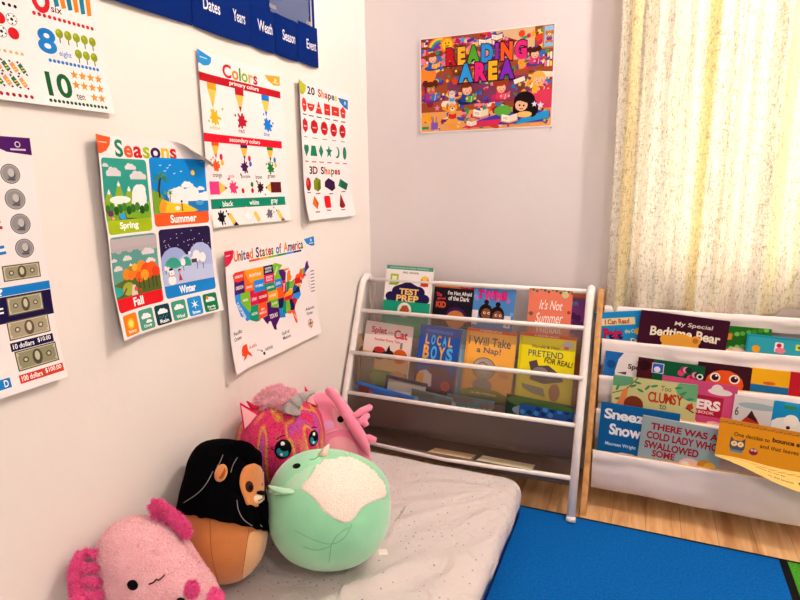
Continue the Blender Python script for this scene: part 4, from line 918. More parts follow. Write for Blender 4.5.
book('silvery grey booklet lying low in the third pocket, right of the blue book', .150, .128, .004, (.330, -.254, .168), 4, 7.0, 0, art_grey, '#9aa0a0')
book('grey blue book in the middle of the third pocket', .165, .140, .006, (.478, -.250, .160), 4, 2.0, 0, art_grey, '#48545c')
book('dark green book with a pale top edge in the third pocket', .215, .155, .007, (.700, -.240, .160), 6, 3.5, 0, art_green3, '#2a4a3c')
book('deep blue picture book in front of the dark green one, third pocket', .170, .140, .005, (.728, -.258, .160), 3, 3.0, 0, art_blue4, '#1f4a8c')
# bottom row: two books lying flat
def art_plain(c): return lambda a: a.rect(0, 0, 1, 1, c)
book('closed book with cream page edges lying at the left of the bottom pocket', .150, .120, .017, (.425, -.318, .100), 104, 2, 0, art_plain('#e6c79a'), '#3a3a70')
book('closed book with a blue cover lying at the right of the bottom pocket', .180, .120, .016, (.612, -.318, .102), 104, 1, 0, art_plain('#e6d8b4'), '#2a6a9c')

# ---- wooden shelf books
G2 = 'picture books in the wooden shelf'
def art_pete(a):
    a.rect(0, 0, 1, 1, '#1c8cd0'); a.rect(.08, .78, .80, .90, '#e8d8a0', .02); a.text('I Can Read', .20, .80, .68, .88, '#b8382c', .03); a.rect(.08, .78, .18, .90, '#f4f4e8')
    a.text('Pete', .16, .56, .52, .72, '#c01e4c', .05, ('#2a1c5c', .08)); a.text('the Cat', .58, .64, .82, .70, '#f0e060'); a.text('Snow Day', .30, .42, .92, .54, '#f4f6f8', .02, rot=.12); a.circ(.85, .66, .08, '#e8c83c')
book('light blue I Can Read book at the left end of the top canvas row', .150, .195, .006, (.954, -.098, .402), 3, -8, 0, art_pete, '#1c8cd0', group=G2)
def art_bear(a):
    a.rect(0, 0, 1, 1, '#3a0f26'); a.text('My Special', .40, .80, .82, .89, '#e8d8c8', .01, shear=.1); a.text('Bedtime Bear', .14, .60, .92, .75, '#f0e4cc', .03, arc=.02)
    a.circ(.50, .42, .22, '#e8a23c', .2); a.circ(.32, .56, .06, '#e8a23c'); a.circ(.66, .60, .06, '#e8a23c'); a.circ(.66, .60, .035, '#b8742c')
book('dark maroon book titled My Special Bedtime Bear', .245, .180, .016, (1.102, -.110, .419), 4, 4, 0, art_bear, '#3a0f26', '#2c0a1c', group=G2)
def art_green(a):
    a.rect(0, 0, 1, 1, '#1f6a24')
    for k in range(40): a.circ((k*.171) % 1, (k*.293) % 1, .045, ['#5aa83c', '#3f8a2c', '#7cc050'][k % 3])
    a.rect(.04, .74, .34, .86, '#e08a2c', .03); a.circ(.45, .50, .2, '#c8b0c0', .12); a.circ(.45, .54, .1, '#e8d8e0', .05)
book('green polka dotted book behind the teal book in the top canvas row', .150, .160, .008, (1.268, -.095, .414), 3, 1, 0, art_green, '#2a7a2c', group=G2)
def art_teal(a):
    a.rect(0, 0, 1, 1, '#1c8aa4'); a.rect(.02, .02, .98, .97, '#2fa0b4', .03); a.circ(.12, .72, .05, '#f0a020'); a.rect(.33, .70, .43, .90, '#f0e4e8', .02); a.circ(.38, .84, .03, '#c8203c'); a.circ(.40, .74, .06, '#e87a8c', .04); a.rect(.57, .78, .66, .90, '#e0d830', .01); a.circ(.61, .84, .02, '#2f8a3c')
    a.rect(.80, .50, 1, .88, '#e8f0f4'); a.rect(.81, .52, 1, .86, '#7ac0d8')
book('teal board book at the right of the top canvas row', .215, .145, .012, (1.385, -.110, .408), 4, 2.5, 0, art_teal, '#2090a8', group=G2)
# second canvas row
def art_spooky(a):
    a.rect(0, 0, 1, 1, '#1f6ab8'); a.circ(.62, .62, .42, '#e8e0e2', .55); a.rect(.6, 0, 1, 1, '#e8e0e2'); a.text('THE', .56, .82, .66, .87, '#3a2a30'); a.text('Spooky', .42, .68, .84, .80, '#2a1a24', .03); a.poly([(.24, .60), (.40, .64), (.40, .58)], '#4a2a6c'); a.circ(.12, .75, .08, '#1a4a90')
book('white and blue book titled The Spooky in the second canvas row', .170, .165, .006, (.972, -.141, .306), 4, 3, 0, art_spooky, '#e0d8da', group=G2)
def art_dark2(a):
    a.rect(0, 0, 1, 1, '#0f5a38'); a.rect(0, 0, .24, 1, '#4a1420'); a.circ(.1, .86, .09, '#2a0c14'); a.rect(.22, .75, .40, .94, '#e8ecf4'); a.rect(.23, .76, .39, .93, '#3a58c0'); a.circ(.3, .82, .05, '#e8e4f0')
    for k in range(12): a.circ(.66+.035*(k % 8), .68+.07*(k//3), .05, ['#e8427c', '#b8245c', '#e898b0', '#1a3a2c'][k % 4])
    a.circ(.94, .80, .05, '#e8f0ea'); a.circ(.94, .80, .03, '#1a2a24')
book('dark green book with pink flowers in the second canvas row', .185, .165, .008, (1.078, -.150, .296), 4, 3, 0, art_dark2, '#123c2c', group=G2)
def art_face(a):
    a.rect(0, 0, 1, 1, '#3a1420'); a.circ(.52, .66, .36, '#e0561e', .30)
    for x in (.34, .70): a.circ(x, .76, .10, '#f4ece4'); a.circ(x, .76, .07, '#3a1420'); a.circ(x+.02, .79, .02, '#f4ece4'); a.line([(x-.12, .92), (x, .95), (x+.12, .92)], .02, '#3a1420')
    a.line([(.02, .86), (.12, .80)], .015, '#e8d8d8'); a.line([(.02, .92), (.12, .86)], .015, '#e8d8d8')
book('orange face picture book in the middle of the second canvas row', .140, .170, .008, (1.226, -.144, .296), 4, 1.5, 0, art_face, '#3a1420', group=G2)
def art_yellow(a): a.rect(0, 0, 1, 1, '#efae1c'); a.circ(.5, .76, .16, '#d8641c', .05); a.rect(0, .5, 1, .72, '#1c6aa0')
book('yellow book between the orange face book and a red one', .100, .168, .007, (1.342, -.144, .296), 4, 1.5, 0, art_yellow, '#efae1c', group=G2)
book('plain red book at the right end of the second canvas row', .110, .166, .008, (1.446, -.144, .296), 4, 1.5, 0, art_plain('#b81a2c'), '#b81a2c', group=G2)
# third canvas row
def art_clumsy(a):
    a.rect(0, 0, 1, 1, '#c8c488'); a.circ(.05, .95, .2, '#5a9a74', .1); a.circ(.95, .9, .2, '#6aa878', .14)
    for x, y, r_ in ((.25, .86, .5), (.34, .80, -.4), (.42, .86, .9), (.50, .90, .3), (.06, .80, 1.2), (.84, .84, .6), (.92, .76, .2), (.93, .66, 1.0), (.78, .92, .2), (.08, .62, .3), (.3, .92, -.2)): a.circ(x, y, .045, '#3a8a5c', .016, rot=r_)
    a.line([(0, .70), (.16, .78), (.30, 1.0)], .014, '#8a5a3c'); a.poly([(.06, .52), (.14, .80), (.19, .80), (.17, .52)], '#d8824c'); a.circ(.27, .55, .12, '#7a3420', .12)
    a.text('Too', .58, .84, .70, .92, '#5a6a4c'); a.letters('CLUMSY', .44, .64, .84, .80, ['#b8381e'], .03); a.text('to', .58, .54, .66, .62, '#5a6a4c'); a.text('Climb', .5, .4, .76, .5, '#b8381e'); a.circ(.93, .64, .04, '#c8302c'); a.line([(.88, .62), (.98, .55)], .016, '#3a2420')
book('green and cream book titled Too Clumsy in the third canvas row', .235, .190, .007, (1.040, -.197, .222), 4, 1, 0, art_clumsy, '#8aa880', group=G2)
def art_letters(a):
    a.rect(0, 0, 1, 1, '#c84a7c'); a.rect(.0, .50, .84, .80, '#b01c3c'); a.text('TRACING', .16, .74, .46, .82, '#f4ecec', .03); a.text('LETTERS', .06, .60, .80, .73, '#f4ecec', .05); a.text('WORKBOOK', .3, .53, .74, .57, '#f0c8c8', .02)
    a.text('with Lamb', .04, .36, .52, .44, '#f0d0da', .03); a.circ(.78, .88, .16, '#e8dcdc', .05); a.circ(.74, .91, .08, '#e8dcdc'); a.circ(.76, .4, .1, '#e8b8c8', .04); a.line([(.1, .92), (.46, .80)], .02, '#e8dcdc')
    a.circ(0, .72, .08, '#2f7a4c', .2)
book('pink workbook with the word Letters in the third canvas row', .200, .205, .006, (1.154, -.187, .216), 4, 3, 0, art_letters, '#c84a7c', group=G2)
def art_ship(a): a.rect(0, 0, 1, 1, '#d0cfd2'); a.circ(.6, .85, .5, '#9ab0bc', .1); a.poly([(.22, .56), (.46, .74), (.60, .66), (.72, .54), (.5, .5)], '#b8302c'); a.poly([(.36, .66), (.46, .78), (.66, .58)], '#3a2024'); a.text('6', .05, .66, .14, .80, '#3a3a40')
book('pale grey book with a red and black drawing, third canvas row', .100, .178, .005, (1.300, -.192, .214), 4, 2.5, 0, art_ship, '#e6e0e0', group=G2)
def art_rabbit(a): a.rect(0, 0, 1, 1, '#168ac8'); a.circ(.3, .6, .32, '#e8eaec', .2); a.circ(.36, .70, .14, '#f4f2f2'); a.circ(.30, .93, .12, '#2f8a4c', .06); a.rect(.2, .95, 1, 1, '#2a9ad8'); a.circ(.32, .58, .04, '#3a2420')
book('sky blue book with a white shape at the right of the third canvas row', .130, .172, .006, (1.412, -.192, .214), 4, 2.5, 0, art_rabbit, '#168ac8', group=G2)
# bottom canvas row
def art_sneezy(a):
    a.rect(0, 0, 1, 1, '#0f5c9c'); a.letters('Sneezy', .06, .74, .68, .92, ['#f0eef0'], .035); a.text('the', .74, .80, .82, .85, '#f0eef0'); a.letters('Snowman', .14, .56, .84, .71, ['#f0eef0'], .035)
    a.text('Maureen Wright', .10, .38, .50, .44, '#c8dcec', .02); a.circ(.4, .12, .32, '#e8e8ee', .2)
book('blue snow book with white lettering at the left of the bottom canvas row', .220, .220, .007, (1.000, -.236, .112), 3, 2, 0, art_sneezy, '#0f5c9c', group=G2)
def art_lady(a):
    a.rect(0, 0, 1, 1, '#94a6ac'); a.text('THERE WAS A', .12, .83, .94, .92, '#9c1f2c', .04, rot=.0); a.text('COLD LADY WHO', .08, .69, .96, .79, '#9c1f2c', .04); a.text('SWALLOWED', .07, .55, .74, .65, '#9c1f2c', .04); a.text('SOME', .18, .44, .46, .53, '#9c1f2c', .04)
    a.circ(.66, .42, .14, '#e8c0b0', .10); a.circ(.84, .46, .1, '#c8882c', .08); a.circ(.90, .42, .08, '#e0a83c', .1); a.circ(.6, .42, .05, '#e8e0dc')
book('grey book titled There Was a Cold Lady Who Swallowed Some', .215, .215, .007, (1.112, -.246, .093), 3, 3.5, 0, art_lady, '#a8b0b0', group=G2)
def art_bounce(a):
    a.rect(0, 0, 1, 1, '#e0921c'); a.rect(0, .88, 1, 1, '#c8802a')
    for k in range(24): a.circ(.02+.042*k, .90+.02*(k % 2), .02, ['#a8661c', '#8c5a1c'][k % 2], .006, rot=.4)
    a.text('One decides to', .17, .60, .55, .70, '#4a2c18', .02); a.text('bounce away,', .58, .60, .99, .74, '#4a2c18', .045); a.text('and that leaves', .46, .42, .86, .52, '#4a2c18', .02); a.text('one.', .88, .42, .98, .52, '#4a2c18', .02)
    a.circ(.22, .34, .085, '#5a5258', .075); a.poly([(.135, .36), (.14, .58), (.2, .46)], '#5a5258'); a.poly([(.305, .36), (.30, .58), (.24, .46)], '#5a5258')
    for x in (.185, .255): a.circ(x, .40, .034, '#f0dcb0'); a.circ(x, .40, .015, '#e89a3c')
    a.rect(.15, .18, .29, .24, '#5a8ab0'); a.circ(.40, .28, .048, '#8c2440', .045)
    for x in (.383, .417): a.circ(x, .32, .014, '#f4ecec'); a.circ(x, .32, .007, '#2a1014')
o = book('orange open picture book with two owls hanging over the bottom canvas row', .225, .108, .005, (1.322, -.275, .232), 8, 4.0, 0, art_bounce, '#c8862c', group=G2)
fl = lambda u, v, h: (-.1125+u, -.0035 - v*.35*u/.225 - h*.6, .002 - v*.62*(.10+u/.225) + .003*math.sin(u*30) + h*.8)
a = Art(.225, .075); a.rect(0, 0, .225, .075, '#f4cc78')
for k in range(9): a.circ(.03+.022*k, .058, .013, '#e0a040', .003, rot=.3)
a.text('sleepy as can be', .10, .040, .17, .049, '#5a3a1c', .01); a.text('on this branch', .13, .022, .19, .030, '#5a3a1c', .01); a.circ(.208, .03, .007, '#4a2c18'); a.circ(.208, .03, .004, '#f0dcb0')
fl2 = lambda u, v, h: fl(u, .075-v, h)
mb = MB(); a.emit(mb, fl2, .02)
a2 = Art(.225, .075); a2.rect(0, 0, .225, .075, '#d8a850'); a2.emit(mb, lambda u, v, h: fl(u, .075-v, -.0012), .02)
mb.build('open_page', o)['label'] = 'lower page folded forward over the sling'

# ------------------------------------------------------------------ soft toys
class Toy:
    """a stuffed toy modelled on its own axes: Rt to its side, Up, Fr out of its face; drawing grid of step s with origin g"""
    def __init__(s, name, label, cat, c, g, grid, base, face=(.9925, -2.0, 1.0), group='soft toys on the mattress'):
        scale = (grid[0]+grid[3])/2000
        s.c = Vector(c); s.g = g; s.s = scale; s.base = Vector(base)
        s.F = (Vector(face)-s.c).normalized(); s.Rt = (-s.F).cross(Vector((0, 0, 1))).normalized(); s.U = s.Rt.cross(-s.F)
        s.D = (Vector(face)-s.c).length
        s.GX = (s.Rt*grid[0] + s.U*grid[1])/1000; s.GY = (s.Rt*grid[2] + s.U*grid[3])/1000   # the toy slouches: its own grid leans a little
        s.o = thing(name, label, cat, base, group=group); s.tree = None
    def p(s, x, y, d=0.0):
        k = 1-d/s.D
        return s.c + (s.GX*(x-s.g[0]) - s.GY*(y-s.g[1]))*k + s.F*d - s.base
    def shape(s, outline, depth, grow=1.0, sub=5, floor=None, wall=None, squash=.0, yshift=0):
        """closed round body whose girth follows the outline; flattened where it rests on bed or wall"""
        import bisect
        pol = sorted((math.atan2(-(y-s.g[1]), x-s.g[0]), math.hypot(x-s.g[0], y-s.g[1])) for x, y in outline)
        pol = [(a-2*PI, r) for a, r in pol[-3:]] + pol + [(a+2*PI, r) for a, r in pol[:3]]
        keys = [a for a, r in pol]
        def rad(a):
            i = min(max(bisect.bisect(keys, a), 2), len(pol)-2)
            (a0, r0), (a1, r1), (a2, r2), (a3, r3) = pol[i-2:i+2]; t = (a-a1)/(a2-a1)
            m1 = (r2-r0)/(a2-a0)*(a2-a1); m2 = (r3-r1)/(a3-a1)*(a2-a1)
            return (2*t**3-3*t*t+1)*r1 + (t**3-2*t*t+t)*m1 + (-2*t**3+3*t*t)*r2 + (t**3-t*t)*m2
        avg = sum(r for a, r in pol[3:-3])/(len(pol)-6)
        bm = bmesh.new(); bmesh.ops.create_icosphere(bm, subdivisions=sub, radius=1)
        for v in bm.verts:
            a, b, cc = v.co; q = math.hypot(a, b)
            r_ = rad(math.atan2(b, a)) if q > 1e-4 else avg
            r_ = avg + (r_-avg)*min(1, q*1.6)
            P = s.c + (s.GX*a + s.GY*b)*r_*grow + s.F*(cc*depth*grow) - s.base
            w = P + s.base
            if floor is not None and w.z < floor: w.z = floor + (w.z-floor)*.05
            if wall is not None and w.x < wall: w.x = wall + (w.x-wall)*.04
            v.co = w - s.base
        return bm
    def body(s, bm, name, mat, extra=None):
        s.bvh(bm); mb = MB(); mb.bm(bm, mat, True)
        if extra: extra(mb)
        return mb.build(name, s.o)
    def bvh(s, bm): s.tree = BVHTree.FromBMesh(bm)
    def on(s, x, y, h=0.0):
        o = s.c + s.F*s.D - s.base; r = s.tree.ray_cast(o, (s.p(x, y, 0)-o).normalized())
        if r[0] is None:
            r = s.tree.find_nearest(s.p(x, y, 0.02))
        n = r[1]; n = n if n.dot(s.F) > 0 else (n*-1 if n.dot(s.F) < -.2 else n)
        return r[0] + n*h, n
    def patch(s, name, pts, mat, h=.0015, step=2.0, mb=None, build=True, smoothpts=True):
        """a piece of fabric lying on the body, cut to pts"""
        if smoothpts:
            P = [Vector(p) for p in pts]
            for _ in range(2): P = [q for i in range(len(P)) for q in (P[i]*.75+P[(i+1) % len(P)]*.25, P[i]*.25+P[(i+1) % len(P)]*.75)]
            pts = [(p.x, p.y) for p in P]
        bm = bmesh.new(); vs = [bm.verts.new((x, -y, 0)) for x, y in pts]
        for t3 in tessellate_polygon([[v.co for v in vs]]):
            try: bm.faces.new([vs[i] for i in t3])
            except ValueError: pass
        for ax in (0, 1):
            lo = min(v.co[ax] for v in bm.verts); hi = max(v.co[ax] for v in bm.verts); k = lo+step
            while k < hi:
                co = [0, 0, 0]; no = [0, 0, 0]; co[ax] = k; no[ax] = 1
                bmesh.ops.bisect_plane(bm, geom=bm.verts[:]+bm.edges[:]+bm.faces[:], dist=1e-5, plane_co=co, plane_no=no); k += step
        bmesh.ops.remove_doubles(bm, verts=bm.verts[:], dist=1e-5)
        for v in bm.verts:
            edge = v.is_boundary; v.co = s.on(v.co.x, -v.co.y, h*(0.15 if edge else 1))[0]
        m = mb or MB(); m.bm(bm, mat, True)
        return m.build(name, s.o) if build else m
    def oval(s, x, y, rx, ry, rot=0, n=16):
        c, sn = math.cos(rot), math.sin(rot)
        return [(x+rx*math.cos(2*PI*k/n)*c - ry*math.sin(2*PI*k/n)*sn, y+rx*math.cos(2*PI*k/n)*sn + ry*math.sin(2*PI*k/n)*c) for k in range(n)]
    def bead(s, name, x, y, rx, ry, mat, rot=0, thick=.3, h=.0, build=True, mb=None):
        """a domed oval button sewn on the body"""
        q = mb or MB(); V = []; Fc = []; n_ = 22; T = max(.0012, min(rx, ry)*s.s*thick); c, sn = math.cos(rot), math.sin(rot)
        for j, rr_ in enumerate((1.0, .97, .85, .65, .4, 0)):
            hh = h + T*math.sqrt(max(0, 1-rr_*rr_)) if j else h-.002
            for k in range(n_):
                u, w = rx*rr_*math.cos(2*PI*k/n_), ry*rr_*math.sin(2*PI*k/n_)
                P, n = s.on(x+u*c-w*sn, y+u*sn+w*c, 0); V.append(P + (n*.5+s.F*.5).normalized()*hh)
        for j in range(5):
            for k in range(n_): a = j*n_+k; b = j*n_+(k+1) % n_; Fc.append((a, a+n_, b+n_, b))
        q.add(V, Fc, mat, True)
        return q.build(name, s.o) if build else q
    def bead_old(s, name, x, y, rx, ry, mat, rot=0, thick=.3, h=.0, build=True, mb=None):
        P, n = s.on(x, y, h); a = (s.Rt*math.cos(rot) - s.U*math.sin(rot)); a = (a - n*a.dot(n)).normalized(); b = n.cross(a)
        m = Matrix((( a.x, b.x, n.x), (a.y, b.y, n.y), (a.z, b.z, n.z)))
        q = mb or MB(); q.ball(P, (rx*s.s, ry*s.s, min(rx, ry)*s.s*thick), mat, 3, mx=m)
        return q.build(name, s.o) if build else q
    def thread(s, name, pts, w, mat, h=.0012, mb=None, build=True):
        P = [Vector(p) for p in pts]
        for _ in range(2): P = [P[0]] + [q for a, b in zip(P, P[1:]) for q in (a*.75+b*.25, a*.25+b*.75)] + [P[-1]]
        q = mb or MB(); q.tube([s.on(p.x, p.y, h)[0] for p in P], w*s.s, mat, 6)
        return q.build(name, s.o) if build else q

def fur(mb, src, n, length, width, mats, seed=1, lay=.35, region=None, droop=.2, clump=.0):
    """n short pile strands standing on the faces of the meshes in src (a list of MB)"""
    g = random.Random(seed); tris = []
    for vs, f in src:
        a, b, c = (Vector(vs[i]) for i in f[:3]); tris.append((a, b, c, (b-a).cross(c-a).length))
        if len(f) == 4: d = Vector(vs[f[3]]); tris.append((a, c, d, (c-a).cross(d-a).length))
    tot = sum(t_[3] for t_ in tris); picks = g.choices(range(len(tris)), weights=[t_[3] for t_ in tris], k=n)
    out = {m: ([], []) for m in mats}
    for k in picks:
        a, b, c, _ = tris[k]; u, v = g.random(), g.random()
        if u+v > 1: u, v = 1-u, 1-v
        P = a + (b-a)*u + (c-a)*v; N = (b-a).cross(c-a)
        if N.length < 1e-12: continue
        N.normalize()
        if region and not region(P): continue
        dv = Vector((g.uniform(-1, 1), g.uniform(-1, 1), g.uniform(-1, 1)-droop))
        cl = noise.noise_vector(P*clump)*1.3 if clump else Vector((0, 0, 0))
        D = (N + dv*lay + cl*lay).normalized(); L_ = length*g.uniform(.6, 1.25)
        S = D.cross(Vector((g.uniform(-1, 1), g.uniform(-1, 1), g.uniform(-1, 1)))).normalized()*width/2
        V, Fc = out[mats[g.randrange(len(mats))]]; i = len(V)
        mid = P + D*L_*.55 + cl*L_*.1; tip = P + D*L_ + dv*L_*.18
        V += [P-S-N*.001, P+S-N*.001, mid+S*.8, mid-S*.8, tip]; Fc += [(i, i+1, i+2, i+3), (i+3, i+2, i+4)]
    for m, (V, Fc) in out.items(): mb.add(V, Fc, m, True)
def faces_of(mb): return [([mb.v[i] for i in f], tuple(range(len(f)))) for f in mb.f]
def faces_bm(bm):
    return [([v.co.copy() for v in f.verts], tuple(range(len(f.verts)))) for f in bm.faces]

M['mint'] = mat_cloth('mint_plush', '#8ad6a8', '#98deb4', 900, .9, .6, .25, .0012, 14.0)
M['mint_pale'] = mat_cloth('pale_mint_plush', '#a5d8b4', '#b4e0c0', 900, .9, .6, .25, .0012, 14.0)
M['cream_fur'] = mat_cloth('cream_fleece', '#faeee2', '#fcf2e8', 300, .95, .5, .6, .004, 40.0)
M['tan'] = mat_cloth('tan_plush', '#bd7238', '#cb8246', 900, .9, .5, .25, .0012, 12.0)
M['tan_pale'] = mat_cloth('pale_tan_plush', '#d9a270', '#dfac7c', 900, .9, .5, .25, .0012, 12.0)
M['coal'] = pm('#030304', .95, 0, 0, .03)
M['pink'] = mat_cloth('rose_plush', '#f082a6', '#f490b0', 900, .9, .6, .25, .0012, 12.0)
M['pink_pale'] = mat_cloth('pale_pink_plush', '#f2a8b4', '#f4b2bc', 900, .9, .6, .25, .0012, 12.0)
M['pink_soft'] = mat_cloth('soft_pink_fleece', '#fbc0ca', '#fdcad2', 260, .95, .5, .8, .006, 18.0)
M['silver'] = mat_cloth('silver_lame', '#9c9494', '#b4acac', 300, .45, .2, .2, .001, 40.0)

# --- round mint dinosaur
T_ = Toy('dinosaur_plush', 'large round mint green plush with a fluffy cream belly', 'soft toy', (.333, -.929, .2425), (329, 508), (2.38, -.208, .101, 2.259), (.33, -.935, .099))
ol = [(391, 495), (389, 480), (380, 466), (366, 456), (350, 450), (335, 447), (320, 447), (303, 450), (288, 458), (277, 470), (270, 484), (267, 500), (268, 520), (275, 540), (290, 558), (310, 567), (328, 569), (350, 566), (368, 557), (381, 542), (389, 522), (391, 508)]
bm = T_.shape(ol, .145, floor=.1005); T_.body(bm, 'body', 'mint')
T_.patch('head_panel', [(316, 450), (300, 453), (285, 463), (275, 477), (270, 488), (290, 490), (302, 489), (308, 477), (313, 464), (322, 456), (322, 450)], 'mint_pale', .0008)
bel = [(325, 456), (345, 454), (360, 459), (375, 470), (386, 484), (388, 497), (375, 501), (362, 507), (350, 525), (335, 520), (322, 511), (316, 501), (309, 494), (299, 489), (307, 480), (314, 471), (316, 462)]
q = T_.patch('belly', bel, 'cream_fur', .004, build=False); fur(q, faces_of(q), 6000, .0032, .0011, ['#fcf4ea', '#fbf0e4'], 4, .7, clump=30); q.build('belly', T_.o)
T_.bead('eye', 296, 465, 4.2, 2.7, '#0c1512', rot=-.25, h=.0005)['label'] = 'black oval eye'
T_.bead('eye', 347.5, 451.5, 3.6, 2.4, '#174a30', rot=.4, h=.001)['label'] = 'dark green tufted eye'
T_.thread('mouth', [(309, 458.5), (314, 458), (318, 455), (322, 452)], .5, '#1c3a2c')
for pp in ([(271, 478), (272, 500)],): pass
q = MB(); q.tube([T_.p(303, 490, .105), T_.p(294, 491, .113), T_.p(284, 491.5, .112), T_.p(275, 489, .104), T_.p(268.5, 485.5, .096)], [.004, .010, .011, .009, .003], 'mint_pale', 12, flat=.5); q.build('arm', T_.o)
q = MB(); q.tube([T_.p(283, 492, .11), T_.p(276, 493, .103), T_.p(269.5, 492, .095)], [.007, .006, .002], 'mint_pale', 10, flat=.5); q.build('arm_frill', T_.o)
q = MB(); q.tube([T_.p(322, 455, .075), T_.p(326, 448, .080), T_.p(329, 441.5, .082)], [.012, .008, .001], '#f2dccb', 12); q.build('horn', T_.o)['label'] = 'small cream horn'
q = MB()
for ln in ([(296, 530), (310, 538), (331, 545), (345, 538), (352, 524)], [(331, 545), (330, 553), (329, 561)], [(331, 545), (318, 550), (304, 546)], [(331, 545), (336, 535), (349, 527)]): T_.thread('', ln, .28, '#5fae84', .0002, q, False)
q.build('seam', T_.o)
q = MB(); a_, n_ = T_.on(380, 551, 0); e1 = T_.Rt; e2 = (-T_.U*.3+T_.F*.1+T_.Rt*.1).normalized()
P0 = a_ + T_.Rt*.002
q.add([P0, P0+e1*.020-T_.U*.002, P0+e1*.022-T_.U*.014, P0-T_.U*.013], [(0, 1, 2, 3)], '#e8e0d8'); q.build('care_tag', T_.o)['label'] = 'white care tag'

# --- black-maned lion
T_ = Toy('lion_plush', 'tall tan lion plush with a black mane against the left wall', 'soft toy', (.139, -1.065, .268), (226, 511), (2.188, -.407, .179, 2.175), (.135, -1.08, .099))
ol = [(268, 535), (268, 515), (263, 490), (258, 465), (245, 445), (225, 439), (205, 443), (193, 460), (185, 485), (180, 508), (180, 530), (184, 550), (192, 568), (207, 579), (225, 582), (243, 577), (257, 565), (265, 550)]
bm = T_.shape(ol, .100, floor=.1005, wall=.012); T_.body(bm, 'body', 'tan')
T_.patch('belly', [(249, 530), (268, 529), (268, 545), (265, 556), (257, 568), (247, 576), (241, 578), (244, 560)], 'tan_pale', .0010)
q = MB()
for ln in ([(210, 517), (211, 540), (213, 560), (219, 580)], [(249, 530), (245, 555), (241, 579)]): T_.thread('', ln, .3, '#8a5226', .0001, q, False)
q.build('seam', T_.o)
ml = [(269.5, 533), (269, 515), (266, 490), (263, 468), (262, 452), (250, 444), (238, 439.5), (221, 438), (200, 444), (189, 460), (185, 478), (180, 500), (177.5, 512), (178, 535), (184, 555), (200, 575), (225, 582), (255, 568)]
bm = T_.shape(ml, .108, 1.025, wall=.008)
co_ = T_.p(178, 513.5, 0); d_ = (T_.p(269.5, 532.5, 0)-co_); no_ = d_.cross(T_.F).normalized()
if no_.dot(T_.U) > 0: no_ = -no_
no_ = (no_ + T_.F*.05).normalized()
bmesh.ops.bisect_plane(bm, geom=bm.verts[:]+bm.edges[:]+bm.faces[:], dist=1e-6, plane_co=co_, plane_no=no_, clear_outer=True)
for v in bm.verts:
    if v.is_boundary: v.co += (T_.U*.0) + no_*(.004*noise.noise(v.co*60)+.001)
T_.bvh(bm)
q = MB(); q.bm(bm, 'coal', True)
def lump(q, x0, y0, x1, y1, d0, d1, r0, r1, m='coal'):
    n_ = 9; A = T_.p(x0, y0, d0); B = T_.p(x1, y1, d1); pts = []; rs = []
    for k in range(n_+1):
        u = k/n_; pts.append(A.lerp(B, u) + T_.U*.010*math.sin(PI*u)); rs.append((r0+(r1-r0)*u)*math.sqrt(max(0.02, 1-(2*u-1)**4)))
    q.tube(pts, rs, m, 16)
lump(q, 212, 454, 261, 458, .03, .070, .026, .022); lump(q, 226, 450, 256, 452, .045, .068, .020, .018)
lump(q, 212, 450, 191, 472, .0, .005, .026, .020)
lump(q, 262, 500, 264, 531, .070, .060, .018, .012); lump(q, 250, 512, 258, 530, .085, .076, .015, .010)
q.build('mane', T_.o)['label'] = 'black mane'
T_.patch('face', [(244, 466), (250, 463), (257, 462), (263, 466), (265.5, 478), (265.5, 492), (263, 503), (257, 508), (251, 504), (247, 506), (245, 500), (240, 487), (240, 476)], 'tan', .0035, 1.5)['label'] = 'tan face'
T_.bead('ear', 221, 472.5, 6.3, 9.6, 'tan', rot=.35, thick=.5, h=.002)['label'] = 'tan ear'
T_.bead('inner_ear', 222, 473.5, 3.2, 6.5, '#8a4a24', rot=.35, thick=.3, h=.0065)
T_.bead('eye', 249.5, 486.5, 4.4, 6.2, '#3a1c10', rot=-.1, thick=.3, h=.003); T_.bead('pupil', 250.5, 487.5, 2.3, 3.2, '#0a0806', thick=.4, h=.006)
T_.bead('eye', 262.5, 484, 1.6, 3.8, '#3a1c10', rot=-.1, thick=.3, h=.003)
T_.bead('muzzle', 259, 499, 5.6, 5.0, '#ecd2b4', thick=.7, h=.003)['label'] = 'cream muzzle'
T_.bead('nose', 260, 493, 4.2, 2.4, '#120c0c', rot=.1, thick=.9, h=.009)
T_.thread('mouth', [(260, 496), (259.5, 500), (255, 502)], .45, '#3a1a10', .011)
for ln in ([(213, 471), (208, 482), (200, 493), (185, 503)], [(223, 454), (220, 462), (217, 466)], [(238, 456), (233, 464), (231, 472)], [(237, 500), (238, 510), (243, 520), (252, 526)], [(256, 516), (258, 523), (262, 527)], [(247, 446), (255, 450), (260, 456)]): T_.thread('mane_stitch', ln, .33, '#9a969c', .0016)['label'] = 'pale grey stitched line'

